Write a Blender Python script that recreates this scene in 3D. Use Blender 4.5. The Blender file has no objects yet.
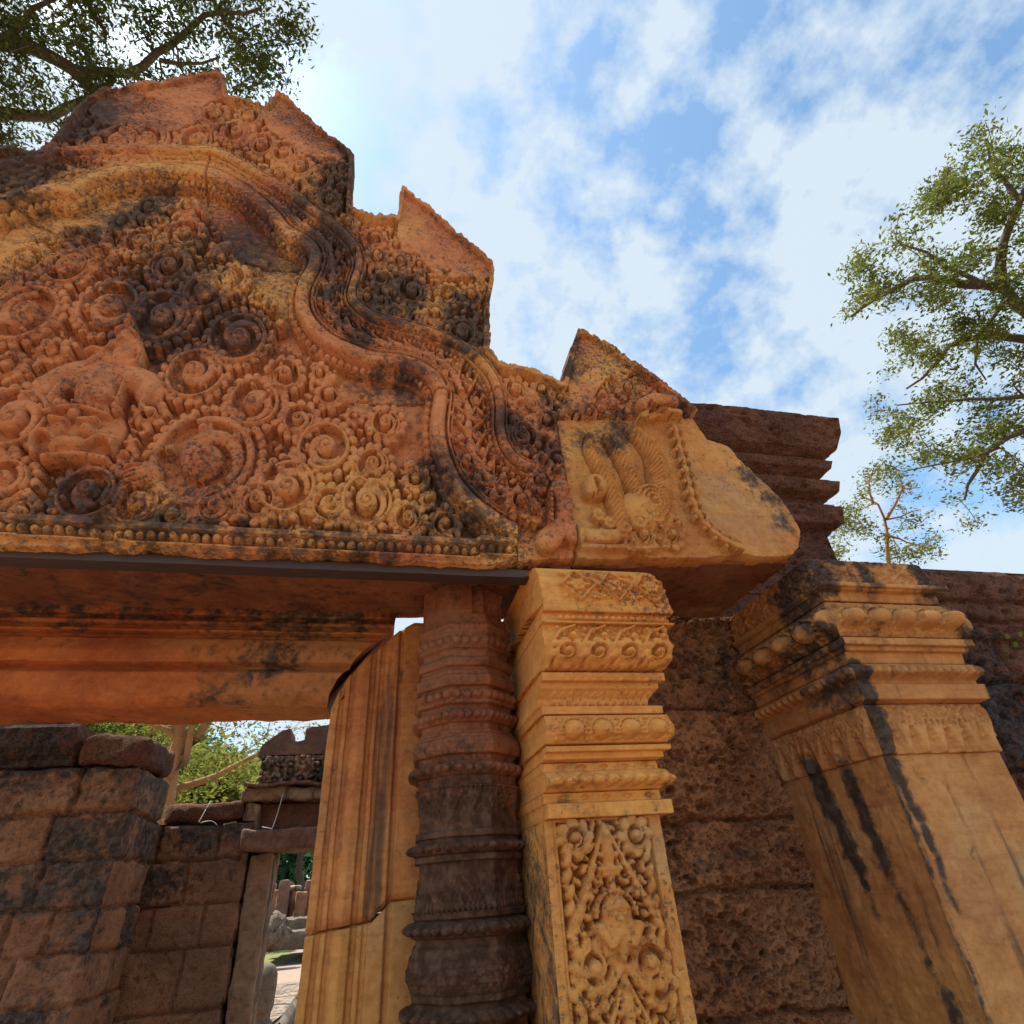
import bpy, math, random
import numpy as np
from mathutils import Matrix, Vector
random.seed(7)
RNG = np.random.default_rng(11)
scene = bpy.context.scene
C = scene.collection

# ------------------------------------------------------------------ camera
_Z = np.array([-62., -842., 562.]); _Z /= np.linalg.norm(_Z)
_Y = np.array([-140., 385., 562.]); _Y -= _Y.dot(_Z) * _Z; _Y /= np.linalg.norm(_Y)
_X = np.cross(_Y, _Z)
M = np.array([_X, _Y, _Z])
F = 562.0
EYE = 1.5
def ray(x, y): return M @ np.array([x - 512.0, y - 512.0, F])
def P(x, y, D):                       # where the sight line meets the upright plane Y = D
    r = ray(x, y); return r * (D / r[1]) + np.array([0, 0, EYE])
def PR(x, y, dist):                   # a point at a given distance
    r = ray(x, y); r = r / np.linalg.norm(r); return r * dist + np.array([0, 0, EYE])
def xz(pts, D=2.0):
    return np.array([[P(x, y, D)[0], P(x, y, D)[2]] for x, y in pts])
cd = bpy.data.cameras.new("camera"); cam = bpy.data.objects.new("camera", cd); C.objects.link(cam)
R3 = np.stack([M[:, 0], -M[:, 1], -M[:, 2]], axis=1)
mw = Matrix([list(R3[i]) + [0] for i in range(3)] + [[0, 0, 0, 1]]); mw.translation = Vector((0, 0, EYE))
cam.matrix_world = mw
cd.sensor_width = 36; cd.lens = F / 1024 * 36; cd.clip_start = 0.02; cd.clip_end = 2000
scene.camera = cam

# ------------------------------------------------------------------ light
SUN = Vector(tuple(ray(-10, -150))).normalized()
SEL = math.asin(SUN.z); SAZ = math.atan2(SUN.x, SUN.y)
world = bpy.data.worlds.new("World"); scene.world = world; world.use_nodes = True
wt = world.node_tree; wt.nodes.clear()
wn = wt.nodes.new; wl = wt.links.new
sky = wn('ShaderNodeTexSky'); sky.sky_type = 'NISHITA'; sky.sun_disc = False
sky.sun_elevation = SEL; sky.sun_rotation = SAZ; sky.air_density = 1.0; sky.dust_density = 0.8; sky.ozone_density = 1.2
tc = wn('ShaderNodeTexCoord')
mp = wn('ShaderNodeMapping'); mp.inputs['Scale'].default_value = (1.0, 1.0, 1.15); mp.inputs['Location'].default_value = (0.35, 0.1, 0.3)
n1 = wn('ShaderNodeTexNoise'); n1.inputs['Scale'].default_value = 9.5; n1.inputs['Detail'].default_value = 12; n1.inputs['Roughness'].default_value = 0.58; n1.inputs['Distortion'].default_value = 0.0
n2 = wn('ShaderNodeTexNoise'); n2.inputs['Scale'].default_value = 1.7; n2.inputs['Detail'].default_value = 3
ad = wn('ShaderNodeMath'); ad.operation = 'MULTIPLY_ADD'; ad.inputs[1].default_value = 0.95
cr = wn('ShaderNodeValToRGB'); cr.color_ramp.elements[0].position = 0.80; cr.color_ramp.elements[1].position = 1.22
cr.color_ramp.elements[0].color = (0, 0, 0, 1); cr.color_ramp.elements[1].color = (1, 1, 1, 1)
mx = wn('ShaderNodeMixRGB'); mx.inputs['Color2'].default_value = (2.55, 2.95, 3.3, 1)
ms = wn('ShaderNodeMath'); ms.operation = 'MULTIPLY'; ms.inputs[1].default_value = 0.93
bg = wn('ShaderNodeBackground'); bg.inputs['Strength'].default_value = 0.135
wo = wn('ShaderNodeOutputWorld')
wl(tc.outputs['Generated'], mp.inputs[0]); wl(mp.outputs[0], n1.inputs['Vector']); wl(mp.outputs[0], n2.inputs['Vector'])
wl(n2.outputs['Fac'], ad.inputs[0]); wl(n1.outputs['Fac'], ad.inputs[2]); wl(ad.outputs[0], cr.inputs[0])
wl(cr.outputs[0], ms.inputs[0]); wl(ms.outputs[0], mx.inputs[0]); tnt = wn('ShaderNodeMixRGB'); tnt.blend_type = 'MULTIPLY'; tnt.inputs[0].default_value = 1; tnt.inputs[2].default_value = (.88, 1.02, .98, 1); wl(sky.outputs[0], tnt.inputs[1]); wl(tnt.outputs[0], mx.inputs[1])
wl(mx.outputs[0], bg.inputs[0]); wl(bg.outputs[0], wo.inputs[0])
sd = bpy.data.lights.new("sun", 'SUN'); so = bpy.data.objects.new("sun", sd); C.objects.link(so)
sd.energy = 4.0; sd.angle = math.radians(0.5); sd.color = (1, 0.94, 0.84)
so.rotation_euler = SUN.to_track_quat('Z', 'Y').to_euler()
scene.view_settings.view_transform = 'Standard'; scene.view_settings.look = 'None'
scene.view_settings.exposure = 1.1; scene.view_settings.gamma = 1.0
scene.render.resolution_x = 1024; scene.render.resolution_y = 1024
scene.cycles.max_bounces = 8; scene.cycles.diffuse_bounces = 5

# ------------------------------------------------------------------ helpers: objects
def tag(o, label=None, cat=None, group=None, kind=None):
    if label: o['label'] = label
    if cat: o['category'] = cat
    if group: o['group'] = group
    if kind: o['kind'] = kind
    return o
def empty(name, loc, label, cat, group=None):
    o = bpy.data.objects.new(name, None); C.objects.link(o); o.location = loc; o.empty_display_size = 0.1
    return tag(o, label, cat, group)
def link(name, me, mat, parent=None, smooth=True):
    if mat: me.materials.append(mat)
    if smooth and len(me.polygons): me.polygons.foreach_set('use_smooth', np.ones(len(me.polygons), bool))
    o = bpy.data.objects.new(name, me); C.objects.link(o)
    if parent is not None:
        o.parent = parent
        me.transform(Matrix.Translation(-Vector(parent.location)))   # keep the geometry where it stands
    return o
def mesh_np(name, V, Q, attrs=None):
    V = np.asarray(V, np.float32); Q = np.asarray(Q, np.int32); k = Q.shape[1]
    me = bpy.data.meshes.new(name)
    me.vertices.add(len(V)); me.vertices.foreach_set('co', V.ravel())
    me.loops.add(Q.size); me.loops.foreach_set('vertex_index', Q.ravel())
    me.polygons.add(len(Q)); me.polygons.foreach_set('loop_start', np.arange(0, Q.size, k, dtype=np.int32))
    if attrs:
        for a, v in attrs.items():
            at = me.attributes.new(a, 'FLOAT', 'POINT'); at.data.foreach_set('value', np.asarray(v, np.float32).ravel())
    me.update(calc_edges=True); me.validate()
    return me
def mesh_py(name, V, Fc):
    me = bpy.data.meshes.new(name); me.from_pydata([tuple(v) for v in V], [], Fc); me.update(); return me

def vnoise(nx, nz, cell, rng=RNG):
    cx, cz = int(nx / cell) + 3, int(nz / cell) + 3
    g = rng.random((cx, cz)).astype(np.float32)
    x = np.arange(nx) / cell; z = np.arange(nz) / cell
    xi = x.astype(int); zi = z.astype(int); fx = x - xi; fz = z - zi
    fx = fx * fx * (3 - 2 * fx); fz = fz * fz * (3 - 2 * fz)
    a = g[xi][:, zi]; b = g[xi + 1][:, zi]; c = g[xi][:, zi + 1]; d = g[xi + 1][:, zi + 1]
    fx = fx[:, None]; fz = fz[None]
    return (a * (1 - fx) + b * fx) * (1 - fz) + (c * (1 - fx) + d * fx) * fz - 0.5
def fbm(nx, nz, cell, octs=4, rng=RNG):
    o = np.zeros((nx, nz), np.float32); a = 1.0
    for _ in range(octs):
        if cell < 1.2: break
        o += a * vnoise(nx, nz, cell, rng); a *= 0.55; cell /= 2.0
    return o
def inpoly(X, Z, poly):
    ins = np.zeros(X.shape, bool); n = len(poly)
    for i in range(n):
        x1, z1 = poly[i]; x2, z2 = poly[(i + 1) % n]
        if z1 == z2: continue
        c = ((z1 > Z) != (z2 > Z)) & (X < (x2 - x1) * (Z - z1) / (z2 - z1) + x1)
        ins ^= c
    return ins
def resample(pts, step):
    pts = np.asarray(pts, float); d = np.r_[0, np.cumsum(np.hypot(*np.diff(pts[:, :2], axis=0).T))]
    n = max(2, int(round(d[-1] / step)) + 1); s = np.linspace(0, d[-1], n)
    return np.stack([np.interp(s, d, pts[:, k]) for k in range(pts.shape[1])], 1)
def smooth_path(pts, it=2):
    pts = np.asarray(pts, float)
    for _ in range(it):
        q = [pts[0]]
        for a, b in zip(pts[:-1], pts[1:]): q += [a * .75 + b * .25, a * .25 + b * .75]
        q.append(pts[-1]); pts = np.array(q)
    return pts

class HF:
    """a carved face: a height for each point of a fine grid over (u, v)"""
    def __init__(s, x0, x1, z0, z1, res):
        s.x0, s.z0, s.res = x0, z0, res
        s.nx = int(math.ceil((x1 - x0) / res)) + 1; s.nz = int(math.ceil((z1 - z0) / res)) + 1
        s.h = np.zeros((s.nx, s.nz), np.float32)
        s.xs = x0 + np.arange(s.nx) * res; s.zs = z0 + np.arange(s.nz) * res
        s.stain = np.zeros((s.nx, s.nz), np.float32)
    def grid(s): return np.meshgrid(s.xs, s.zs, indexing='ij')
    def win(s, cx, cz, R):
        i0 = max(0, int((cx - R - s.x0) / s.res)); i1 = min(s.nx, int((cx + R - s.x0) / s.res) + 2)
        j0 = max(0, int((cz - R - s.z0) / s.res)); j1 = min(s.nz, int((cz + R - s.z0) / s.res) + 2)
        if i1 <= i0 or j1 <= j0: return None
        return slice(i0, i1), slice(j0, j1), s.xs[i0:i1, None] - cx, s.zs[None, j0:j1] - cz
    def dome(s, cx, cz, r, top, base=None, ax=1.0, ang=0.0, p=3.0):
        """rounded boss: radius r, reaching height top; ax stretches along ang"""
        w = s.win(cx, cz, r * max(1, ax) + s.res)
        if w is None: return
        a, b, X, Z = w
        if ax != 1.0:
            c, sn = math.cos(ang), math.sin(ang)
            U = (X * c + Z * sn) / ax; W = -X * sn + Z * c
        else: U, W = X, Z
        d2 = (U * U + W * W) / (r * r)
        m = d2 < 1
        if base is None: base = top - r * .9
        val = np.where(m, base + (top - base) * np.sqrt(np.maximum(0, 1 - d2 ** (p / 2))), -9)
        s.h[a, b] = np.maximum(s.h[a, b], val)
    def pit(s, cx, cz, r, depth, ax=1.0, ang=0.0):
        w = s.win(cx, cz, r * max(1, ax) + s.res)
        if w is None: return
        a, b, X, Z = w; c, sn = math.cos(ang), math.sin(ang)
        U = (X * c + Z * sn) / ax; W = -X * sn + Z * c
        d2 = (U * U + W * W) / (r * r)
        s.h[a, b] -= depth * np.sqrt(np.maximum(0, 1 - d2))
    def tube(s, pts, r0, r1, top0, top1=None, step=0.5):
        pts = resample(pts, max(s.res, min(r0, r1) * step)); n = len(pts)
        if top1 is None: top1 = top0
        for k, p in enumerate(pts):
            t = k / max(1, n - 1); s.dome(p[0], p[1], r0 + (r1 - r0) * t, top0 + (top1 - top0) * t)
    def curl(s, cx, cz, r, ang, spin, top):
        """comma leaf rolled into a boss"""
        pts = []; n = 9
        for k in range(n):
            t = k / (n - 1); th = ang + spin * t * 4.4; rr = r * (0.80 - 0.62 * t)
            pts.append((cx + rr * math.cos(th), cz + rr * math.sin(th)))
        for k, p in enumerate(pts):
            t = k / (n - 1); s.dome(p[0], p[1], r * (0.17 + 0.12 * t), top * (0.70 + .15 * t))
        s.dome(cx, cz, r * .45, top * 1.10, p=2.5)
    def leaf(s, cx, cz, ln, w, ang, top):
        c, sn = math.cos(ang), math.sin(ang); n = 6
        for k in range(n):
            t = k / (n - 1); rr = w * (0.35 + 0.65 * math.sin(math.pi * (0.25 + .65 * t)))
            s.dome(cx + c * ln * (t - .5), cz + sn * ln * (t - .5), rr * (1 - .5 * t * t), top * (0.75 + .25 * math.sin(math.pi * t)))
    def flower(s, cx, cz, r, top, n=6):
        for k in range(n):
            th = k * 2 * math.pi / n; s.dome(cx + .62 * r * math.cos(th), cz + .62 * r * math.sin(th), r * .36, top * .8)
        s.dome(cx, cz, r * .34, top)
    def volute(s, cx, cz, r, ang, spin, top):
        """large rinceau scroll: rim, hollow disc, a comma-shaped boss rolling inwards, scalloped outer leaves"""
        w = s.win(cx, cz, r + s.res)
        if w is None: return
        a, b, X, Z = w; rho = np.hypot(X, Z) / r; th = np.mod(spin * (np.arctan2(Z, X) - ang), 2 * math.pi) / (2 * math.pi)
        bowl = -.012 + top * (0.10 * rho ** 2)
        rs = 0.93 - 0.16 * th; q = np.abs(rho - rs) / .085
        v = np.where(q < 1, bowl + (top * .95 - bowl) * np.maximum(0, 1 - q ** 4) ** .5, bowl)
        s.h[a, b] = np.maximum(s.h[a, b], np.where(rho < 1.0, v, -9))
        n = max(8, int(2 * math.pi * (r + .012) / 0.040))
        rr = min(.022, math.pi * (r + .012) / n * .92)
        for k in range(n):                                    # outer leaves, each leaning along the scroll
            t = (k + .2 * random.random()) / n * 2 * math.pi; ro = r + rr * .35
            s.dome(cx + ro * math.cos(t), cz + ro * math.sin(t), rr * .9, top * (.66 + .2 * random.random()), ax=1.3, ang=t + .9 * spin)
        m = 26
        for k in range(m):                                    # the comma, from its boss outwards
            t = k / (m - 1); rr = r * (.30 - .19 * t ** .7); ro = r * (.08 + .58 * t); tt = ang + 2.6 + spin * (-5.2 * t)
            s.dome(cx + ro * math.cos(tt), cz + ro * math.sin(tt), rr, top * (1.15 - .35 * t))
        bx, bz = cx + .06 * r * math.cos(ang + 2.6), cz + .06 * r * math.sin(ang + 2.6)
        s.dome(bx, bz, r * .36, top * 1.35, p=2.4)
        if r > .055:                                          # incised curl on the boss
            for k in range(14):
                t = k / 13; rr = r * (.24 - .17 * t); tt = ang + spin * t * 6.5
                s.pit(bx + rr * math.cos(tt), bz + rr * math.sin(tt), max(.005, r * .045), .010)
            for q, ro, rr in ((.4, .60, .20), (1.5, .68, .15), (-.7, .66, .15)):
                t = ang + 2.6 + math.pi + spin * q
                s.curl(cx + ro * r * math.cos(t), cz + ro * r * math.sin(t), rr * r * 1.1, t, -spin, top * 1.0)
    def fill(s, mask, sizes, top, taken=None, types=('curl', 'flower', 'leaf'), rng=RNG, squeeze=1.03):
        """pack the mask with ornaments, from large to small, without overlap"""
        ii, jj = np.nonzero(mask)
        if not len(ii): return
        px = [t[0] for t in taken] if taken else []; pz = [t[1] for t in taken] if taken else []; pr = [t[2] for t in taken] if taken else []
        PX = np.array(px + [0] * 40000, float); PZ = np.array(pz + [0] * 40000, float); PRr = np.array(pr + [0] * 40000, float); n = len(px)
        for r, tries in sizes:
            ks = rng.integers(0, len(ii), tries)
            for k in ks:
                i, j = ii[k], jj[k]; x = s.xs[i]; z = s.zs[j]
                di = int(r * .75 / s.res)
                if not (mask[min(s.nx - 1, i + di), j] and mask[max(0, i - di), j] and mask[i, min(s.nz - 1, j + di)] and mask[i, max(0, j - di)]): continue
                if n and np.any((PX[:n] - x) ** 2 + (PZ[:n] - z) ** 2 < ((PRr[:n] + r) * squeeze) ** 2): continue
                PX[n], PZ[n], PRr[n] = x, z, r; n += 1
                ty = types[rng.integers(0, len(types))]; a = rng.random() * 6.28; sp = 1 if rng.random() < .5 else -1
                if taken:
                    jn_ = np.argmin(np.hypot(PX[:len(px)] - x, PZ[:len(px)] - z) - PRr[:len(px)]); a = math.atan2(z - PZ[jn_], x - PX[jn_]) + 1.57 * sp + .5 * sp + (rng.random() - .5) * .5
                tp = min(top, .008 + r * .95) * (0.75 + 0.4 * rng.random())
                if r >= .0265 and top > .03 and ty != 'leaf': s.volute(x, z, r * .84, a, sp, tp * 1.05)
                elif r < .0105: s.dome(x, z, r, tp * .8)
                elif r < .021:                                 # small lobed leaf: two or three overlapping tongues
                    c1, s1 = math.cos(a), math.sin(a)
                    s.dome(x, z, r * .56, tp * .9, ax=1.7, ang=a)
                    s.dome(x + c1 * r * .6 - s1 * r * .28 * sp, z + s1 * r * .6 + c1 * r * .28 * sp, r * .46, tp * 1.12)
                    s.dome(x - c1 * r * .6 + s1 * r * .40 * sp, z - s1 * r * .6 - c1 * r * .40 * sp, r * .42, tp * .85)
                elif ty == 'curl': s.curl(x, z, r, a, sp, tp)
                elif ty == 'flower': s.flower(x, z, r, tp, 5)
                elif ty == 'leaf': s.leaf(x, z, r * 1.9, r * .55, a, tp); s.dome(x - r * .6 * math.sin(a), z + r * .6 * math.cos(a), r * .33, tp * .85); s.dome(x + r * .6 * math.sin(a), z - r * .6 * math.cos(a), r * .33, tp * .85)
                else: s.dome(x, z, r * .8, tp, ax=1.1, ang=a)
    def pathfield(s, pts, R):
        """signed distance (left of the path positive) and arc length near a path"""
        d = np.full(s.h.shape, 9.0, np.float32); sl = np.zeros(s.h.shape, np.float32); L = 0.0
        for (ax, az), (bx, bz) in zip(pts[:-1], pts[1:]):
            ln = math.hypot(bx - ax, bz - az)
            if ln < 1e-6: continue
            w = s.win((ax + bx) / 2, (az + bz) / 2, R + ln / 2)
            if w is None: L += ln; continue
            a, b, X, Z = w; ux, uz = (bx - ax) / ln, (bz - az) / ln
            X = X + (bx - ax) / 2; Z = Z + (bz - az) / 2
            t = np.clip(X * ux + Z * uz, 0, ln); qx = X - t * ux; qz = Z - t * uz
            dd = np.hypot(qx, qz); sg = np.where(ux * Z - uz * X >= 0, 1, -1)
            D = d[a, b]; S = sl[a, b]; m = dd < np.abs(D)
            D[m] = (dd * sg)[m]; S[m] = (L + t + 0 * X * Z)[m]
            L += ln
        return d, sl
    def to_mesh(s, name, tf, mask=None, skirt=0.06, it=3, extra=None):
        """tf(U, V, H) -> x, y, z.  cells whose 4 corners lie in the mask; the rim is turned back by skirt"""
        nx, nz = s.nx, s.nz
        idx = np.arange(nx * nz).reshape(nx, nz)
        U, V = s.grid(); H = s.h.copy()
        U = U.astype(np.float64).copy(); V = V.astype(np.float64).copy()
        if mask is None: cell = np.ones((nx - 1, nz - 1), bool)
        else: cell = mask[:-1, :-1] & mask[1:, :-1] & mask[:-1, 1:] & mask[1:, 1:]
        q = np.stack([idx[:-1, :-1][cell], idx[1:, :-1][cell], idx[1:, 1:][cell], idx[:-1, 1:][cell]], 1)
        e = np.concatenate([q[:, [0, 1]], q[:, [1, 2]], q[:, [2, 3]], q[:, [3, 0]]])
        key = np.minimum(e[:, 0], e[:, 1]).astype(np.int64) * (nx * nz) + np.maximum(e[:, 0], e[:, 1])
        uq, inv, cnt = np.unique(key, return_inverse=True, return_counts=True)
        be = e[cnt[inv] == 1]
        Uf, Vf, Hf = U.ravel(), V.ravel(), H.ravel()
        for _ in range(it):                                    # round off the stair steps of the outline
            su = np.zeros(nx * nz); sv = su.copy(); c = su.copy()
            for a, b in ((0, 1), (1, 0)):
                np.add.at(su, be[:, a], Uf[be[:, b]]); np.add.at(sv, be[:, a], Vf[be[:, b]]); np.add.at(c, be[:, a], 1)
            m = c == 2
            Uf[m] = .5 * Uf[m] + .5 * su[m] / c[m]; Vf[m] = .5 * Vf[m] + .5 * sv[m] / c[m]
        used = np.unique(q); remap = np.full(nx * nz, -1); remap[used] = np.arange(len(used))
        x, y, z = tf(Uf[used], Vf[used], Hf[used]); Vt = np.stack([x + 0 * y, y, z + 0 * y], 1)
        Q = remap[q]; st = s.stain.ravel()[used]
        if skirt:
            bv = np.unique(be); rb = np.full(nx * nz, -1); rb[bv] = np.arange(len(bv)) + len(used)
            x, y, z = tf(Uf[bv], Vf[bv], np.full(len(bv), -skirt)); Vt = np.concatenate([Vt, np.stack([x + 0 * y, y, z + 0 * y], 1)])
            Q = np.concatenate([Q, np.stack([remap[be[:, 1]], remap[be[:, 0]], rb[be[:, 0]], rb[be[:, 1]]], 1)])
            st = np.concatenate([st, s.stain.ravel()[bv]])
        return mesh_np(name, Vt, Q, {'stain': st})
def facade(Y):
    return lambda U, V, H: (U, Y - H, V)

def prism(name, poly, y0, y1, res=None):
    """an outline in x,z given thickness from y0 to y1"""
    n = len(poly); V = [(x, y0, z) for x, z in poly] + [(x, y1, z) for x, z in poly]
    Fc = [list(range(n)), list(range(2 * n - 1, n - 1, -1))] + [[(i + 1) % n, i, n + i, n + (i + 1) % n] for i in range(n)]
    return mesh_py(name, V, Fc)
def rough_box(name, x0, x1, y0, y1, z0, z1, res=0.02, amp=0.006, bev=0.012, rng=RNG, ox=0):
    """a stone block: every face a fine grid, corners worn round, surface uneven"""
    V = []; Q = []
    def face(o, u, v, nrm, nu, nv):
        base = len(V) and sum(len(a) for a in V)
        a, b = np.meshgrid(np.linspace(0, 1, nu + 1), np.linspace(0, 1, nv + 1), indexing='ij')
        p = o + a[..., None] * u + b[..., None] * v
        V.append(p.reshape(-1, 3)); i = np.arange((nu + 1) * (nv + 1)).reshape(nu + 1, nv + 1) + (base or 0)
        Q.append(np.stack([i[:-1, :-1], i[1:, :-1], i[1:, 1:], i[:-1, 1:]], -1).reshape(-1, 4))
    dx, dy, dz = x1 - x0, y1 - y0, z1 - z0; A = np.array
    nx, ny, nz = [max(2, int(d / res)) for d in (dx, dy, dz)]
    face(A([x0, y0, z0]), A([dx, 0, 0]), A([0, 0, dz]), 0, nx, nz); face(A([x1, y0, z0]), A([0, dy, 0]), A([0, 0, dz]), 0, ny, nz)
    face(A([x1, y1, z0]), A([-dx, 0, 0]), A([0, 0, dz]), 0, nx, nz); face(A([x0, y1, z0]), A([0, -dy, 0]), A([0, 0, dz]), 0, ny, nz)
    face(A([x0, y0, z1]), A([dx, 0, 0]), A([0, dy, 0]), 0, nx, ny); face(A([x0, y1, z0]), A([dx, 0, 0]), A([0, -dy, 0]), 0, nx, ny)
    V = np.concatenate(V); c = A([(x0 + x1) / 2, (y0 + y1) / 2, (z0 + z1) / 2]); hs = A([dx, dy, dz]) / 2
    b = min(bev * 2.2, hs.min() * .9)
    q = V - c; inner = np.clip(q, -(hs - b), hs - b); d = q - inner; l = np.linalg.norm(d, axis=1, keepdims=True)
    q = np.where(l > 1e-9, inner + d / np.maximum(l, 1e-9) * np.minimum(l, b), q); V = q + c
    ph = rng.random((6, 3)) * 6.28
    for k in range(6):
        f = (8 * 1.8 ** k); dr = rng.normal(size=3); dr /= np.linalg.norm(dr); am = amp / 1.35 ** k
        V += am * np.sin(V[:, [1, 2, 0]] * f * 1.1 + ph[k] + 2 * np.sin(V[:, [2, 0, 1]] * f * .6 + ph[k][::-1]))
    return V, np.concatenate(Q)
def boxes_mesh(name, lst):
    Vs = []; Qs = []; n = 0
    for V, Q in lst: Vs.append(V); Qs.append(Q + n); n += len(V)
    return mesh_np(name, np.concatenate(Vs), np.concatenate(Qs))
def tube_mesh(name, paths, sides=8):
    """paths: list of (points Nx3, radii N)"""
    Vs = []; Qs = []; n = 0
    for pts, rad in paths:
        pts = np.asarray(pts, float); rad = np.asarray(rad, float); m = len(pts)
        if m < 2: continue
        T = np.gradient(pts, axis=0); T /= np.linalg.norm(T, axis=1, keepdims=True) + 1e-9
        up = np.where(np.abs(T[:, 2:3]) > .9, np.array([[1., 0, 0]]), np.array([[0, 0, 1.]]))
        A = np.cross(T, up); A /= np.linalg.norm(A, axis=1, keepdims=True) + 1e-9; B = np.cross(T, A)
        th = np.arange(sides) * 2 * math.pi / sides
        ring = pts[:, None] + rad[:, None, None] * (A[:, None] * np.cos(th)[None, :, None] + B[:, None] * np.sin(th)[None, :, None])
        Vs.append(ring.reshape(-1, 3)); i = np.arange(m * sides).reshape(m, sides) + n; j = np.roll(i, -1, 1)
        Qs.append(np.stack([i[:-1], j[:-1], j[1:], i[1:]], -1).reshape(-1, 4)); n += m * sides
    return mesh_np(name, np.concatenate(Vs), np.concatenate(Qs))

# ------------------------------------------------------------------ materials
def stone(name, base, alt, lichen=(.018, .017, .018), lic=0.25, scale=3.0, rough=0.86, bump=0.5, bscale=1.0, pits=0.0, moss=0.0, mosscol=(.16, .17, .09), streak=0.0, alt2=None, film=.30, mott=0.0):
    m = bpy.data.materials.new(name); m.use_nodes = True; t = m.node_tree; N = t.nodes.new; L = t.links.new
    bs = t.nodes['Principled BSDF']; bs.inputs['Roughness'].default_value = rough
    try: bs.inputs['Specular IOR Level'].default_value = 0.25
    except Exception: pass
    g = N('ShaderNodeNewGeometry')
    def noise(sc, det=6, ro=.6, src=None, dist=0):
        n = N('ShaderNodeTexNoise'); n.inputs['Scale'].default_value = sc; n.inputs['Detail'].default_value = det; n.inputs['Roughness'].default_value = ro; n.inputs['Distortion'].default_value = dist
        L(src or g.outputs['Position'], n.inputs['Vector']); return n.outputs['Fac']
    def ramp(src, a, b, inv=False):
        r = N('ShaderNodeMapRange'); r.inputs['From Min'].default_value = a; r.inputs['From Max'].default_value = b; r.interpolation_type = 'SMOOTHSTEP'
        if inv: r.inputs['To Min'].default_value = 1; r.inputs['To Max'].default_value = 0
        L(src, r.inputs['Value']); return r.outputs[0]
    def mix(f, a, b, bt='MIX'):
        x = N('ShaderNodeMixRGB'); x.blend_type = bt
        for s_, v in ((0, f), (1, a), (2, b)):
            if isinstance(v, (int, float)): x.inputs[s_].default_value = v
            elif isinstance(v, tuple): x.inputs[s_].default_value = (*v, 1)
            else: L(v, x.inputs[s_])
        return x.outputs[0]
    def math_(op, a, b, c=None):
        x = N('ShaderNodeMath'); x.operation = op
        for i, v in enumerate((a, b, c)):
            if v is None: continue
            if isinstance(v, (int, float)): x.inputs[i].default_value = v
            else: L(v, x.inputs[i])
        return x.outputs[0]
    col = mix(ramp(noise(scale, 5), .36, .64), base, alt)
    if alt2: col = mix(ramp(noise(scale * .45, 4, .55), .47, .62), col, alt2)
    col = mix(ramp(noise(scale * 7, 8, .7), .3, .75), col, mix(0.5, col, (.62, .5, .38), 'MULTIPLY'))
    col = mix(math_('MULTIPLY', ramp(noise(34, 7, .7), .42, .72), film), col, mix(1.0, col, (.42, .36, .36), 'MULTIPLY'))
    mpb = N('ShaderNodeMapping'); mpb.inputs['Scale'].default_value = (2.5, 2.5, 26); L(g.outputs['Position'], mpb.inputs[0])
    col = mix(math_('MULTIPLY', ramp(noise(1.0, 7, .7, mpb.outputs[0], 1.2), .45, .68), .38), col, mix(1.0, col, (.66, .56, .52), 'MULTIPLY'))
    speck = ramp(noise(140, 3), .62, .72)
    col = mix(math_('MULTIPLY', speck, .35), col, (.5, .36, .24))
    at = N('ShaderNodeAttribute'); at.attribute_name = 'stain'
    vb = math_('ADD', math_('MULTIPLY', noise(4.5, 7, .68, dist=.6), .5), math_('MULTIPLY', noise(17, 5, .6, dist=.4), .5))
    k = math_('ADD', vb, math_('MULTIPLY', at.outputs['Fac'], .36))
    k = math_('ADD', k, math_('MULTIPLY', math_('SUBTRACT', noise(38, 5, .7), .5), .30))
    lm = ramp(k, .60 - lic * .5, .82 - lic * .5)
    if mott:                                                   # small black lichen rosettes, thick in some regions
        reg = math_('ADD', noise(2.2, 4, .6), math_('MULTIPLY', at.outputs['Fac'], .35))
        mo = math_('ADD', noise(52, 6, .7, dist=.3), math_('MULTIPLY', math_('SUBTRACT', reg, .5), .55))
        lm = math_('MAXIMUM', lm, math_('MULTIPLY', ramp(mo, .58 - mott * .2, .74 - mott * .2), .9))
    if streak:
        mpg = N('ShaderNodeMapping'); mpg.inputs['Scale'].default_value = (9, 9, .5); L(g.outputs['Position'], mpg.inputs[0])
        sk = ramp(noise(1.0, 5, .6, mpg.outputs[0]), .60 - streak * .2, .72 - streak * .2)
        lm = math_('MAXIMUM', lm, math_('MULTIPLY', sk, .8))
    col = mix(math_('MULTIPLY', lm, .90), col, mix(ramp(noise(26, 4), .4, .65), lichen, tuple(c * 2.6 + .01 for c in lichen)))
    if moss: col = mix(math_('MULTIPLY', ramp(noise(7, 8, .75), .66 - moss * .2, .75 - moss * .2), .75), col, mosscol)
    L(col, bs.inputs['Base Color'])
    bn = N('ShaderNodeBump'); bn.inputs['Strength'].default_value = bump; bn.inputs['Distance'].default_value = 0.01
    hgt = math_('ADD', noise(60 * bscale, 8, .7), math_('MULTIPLY', noise(260, 4, .7), .4))
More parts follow.
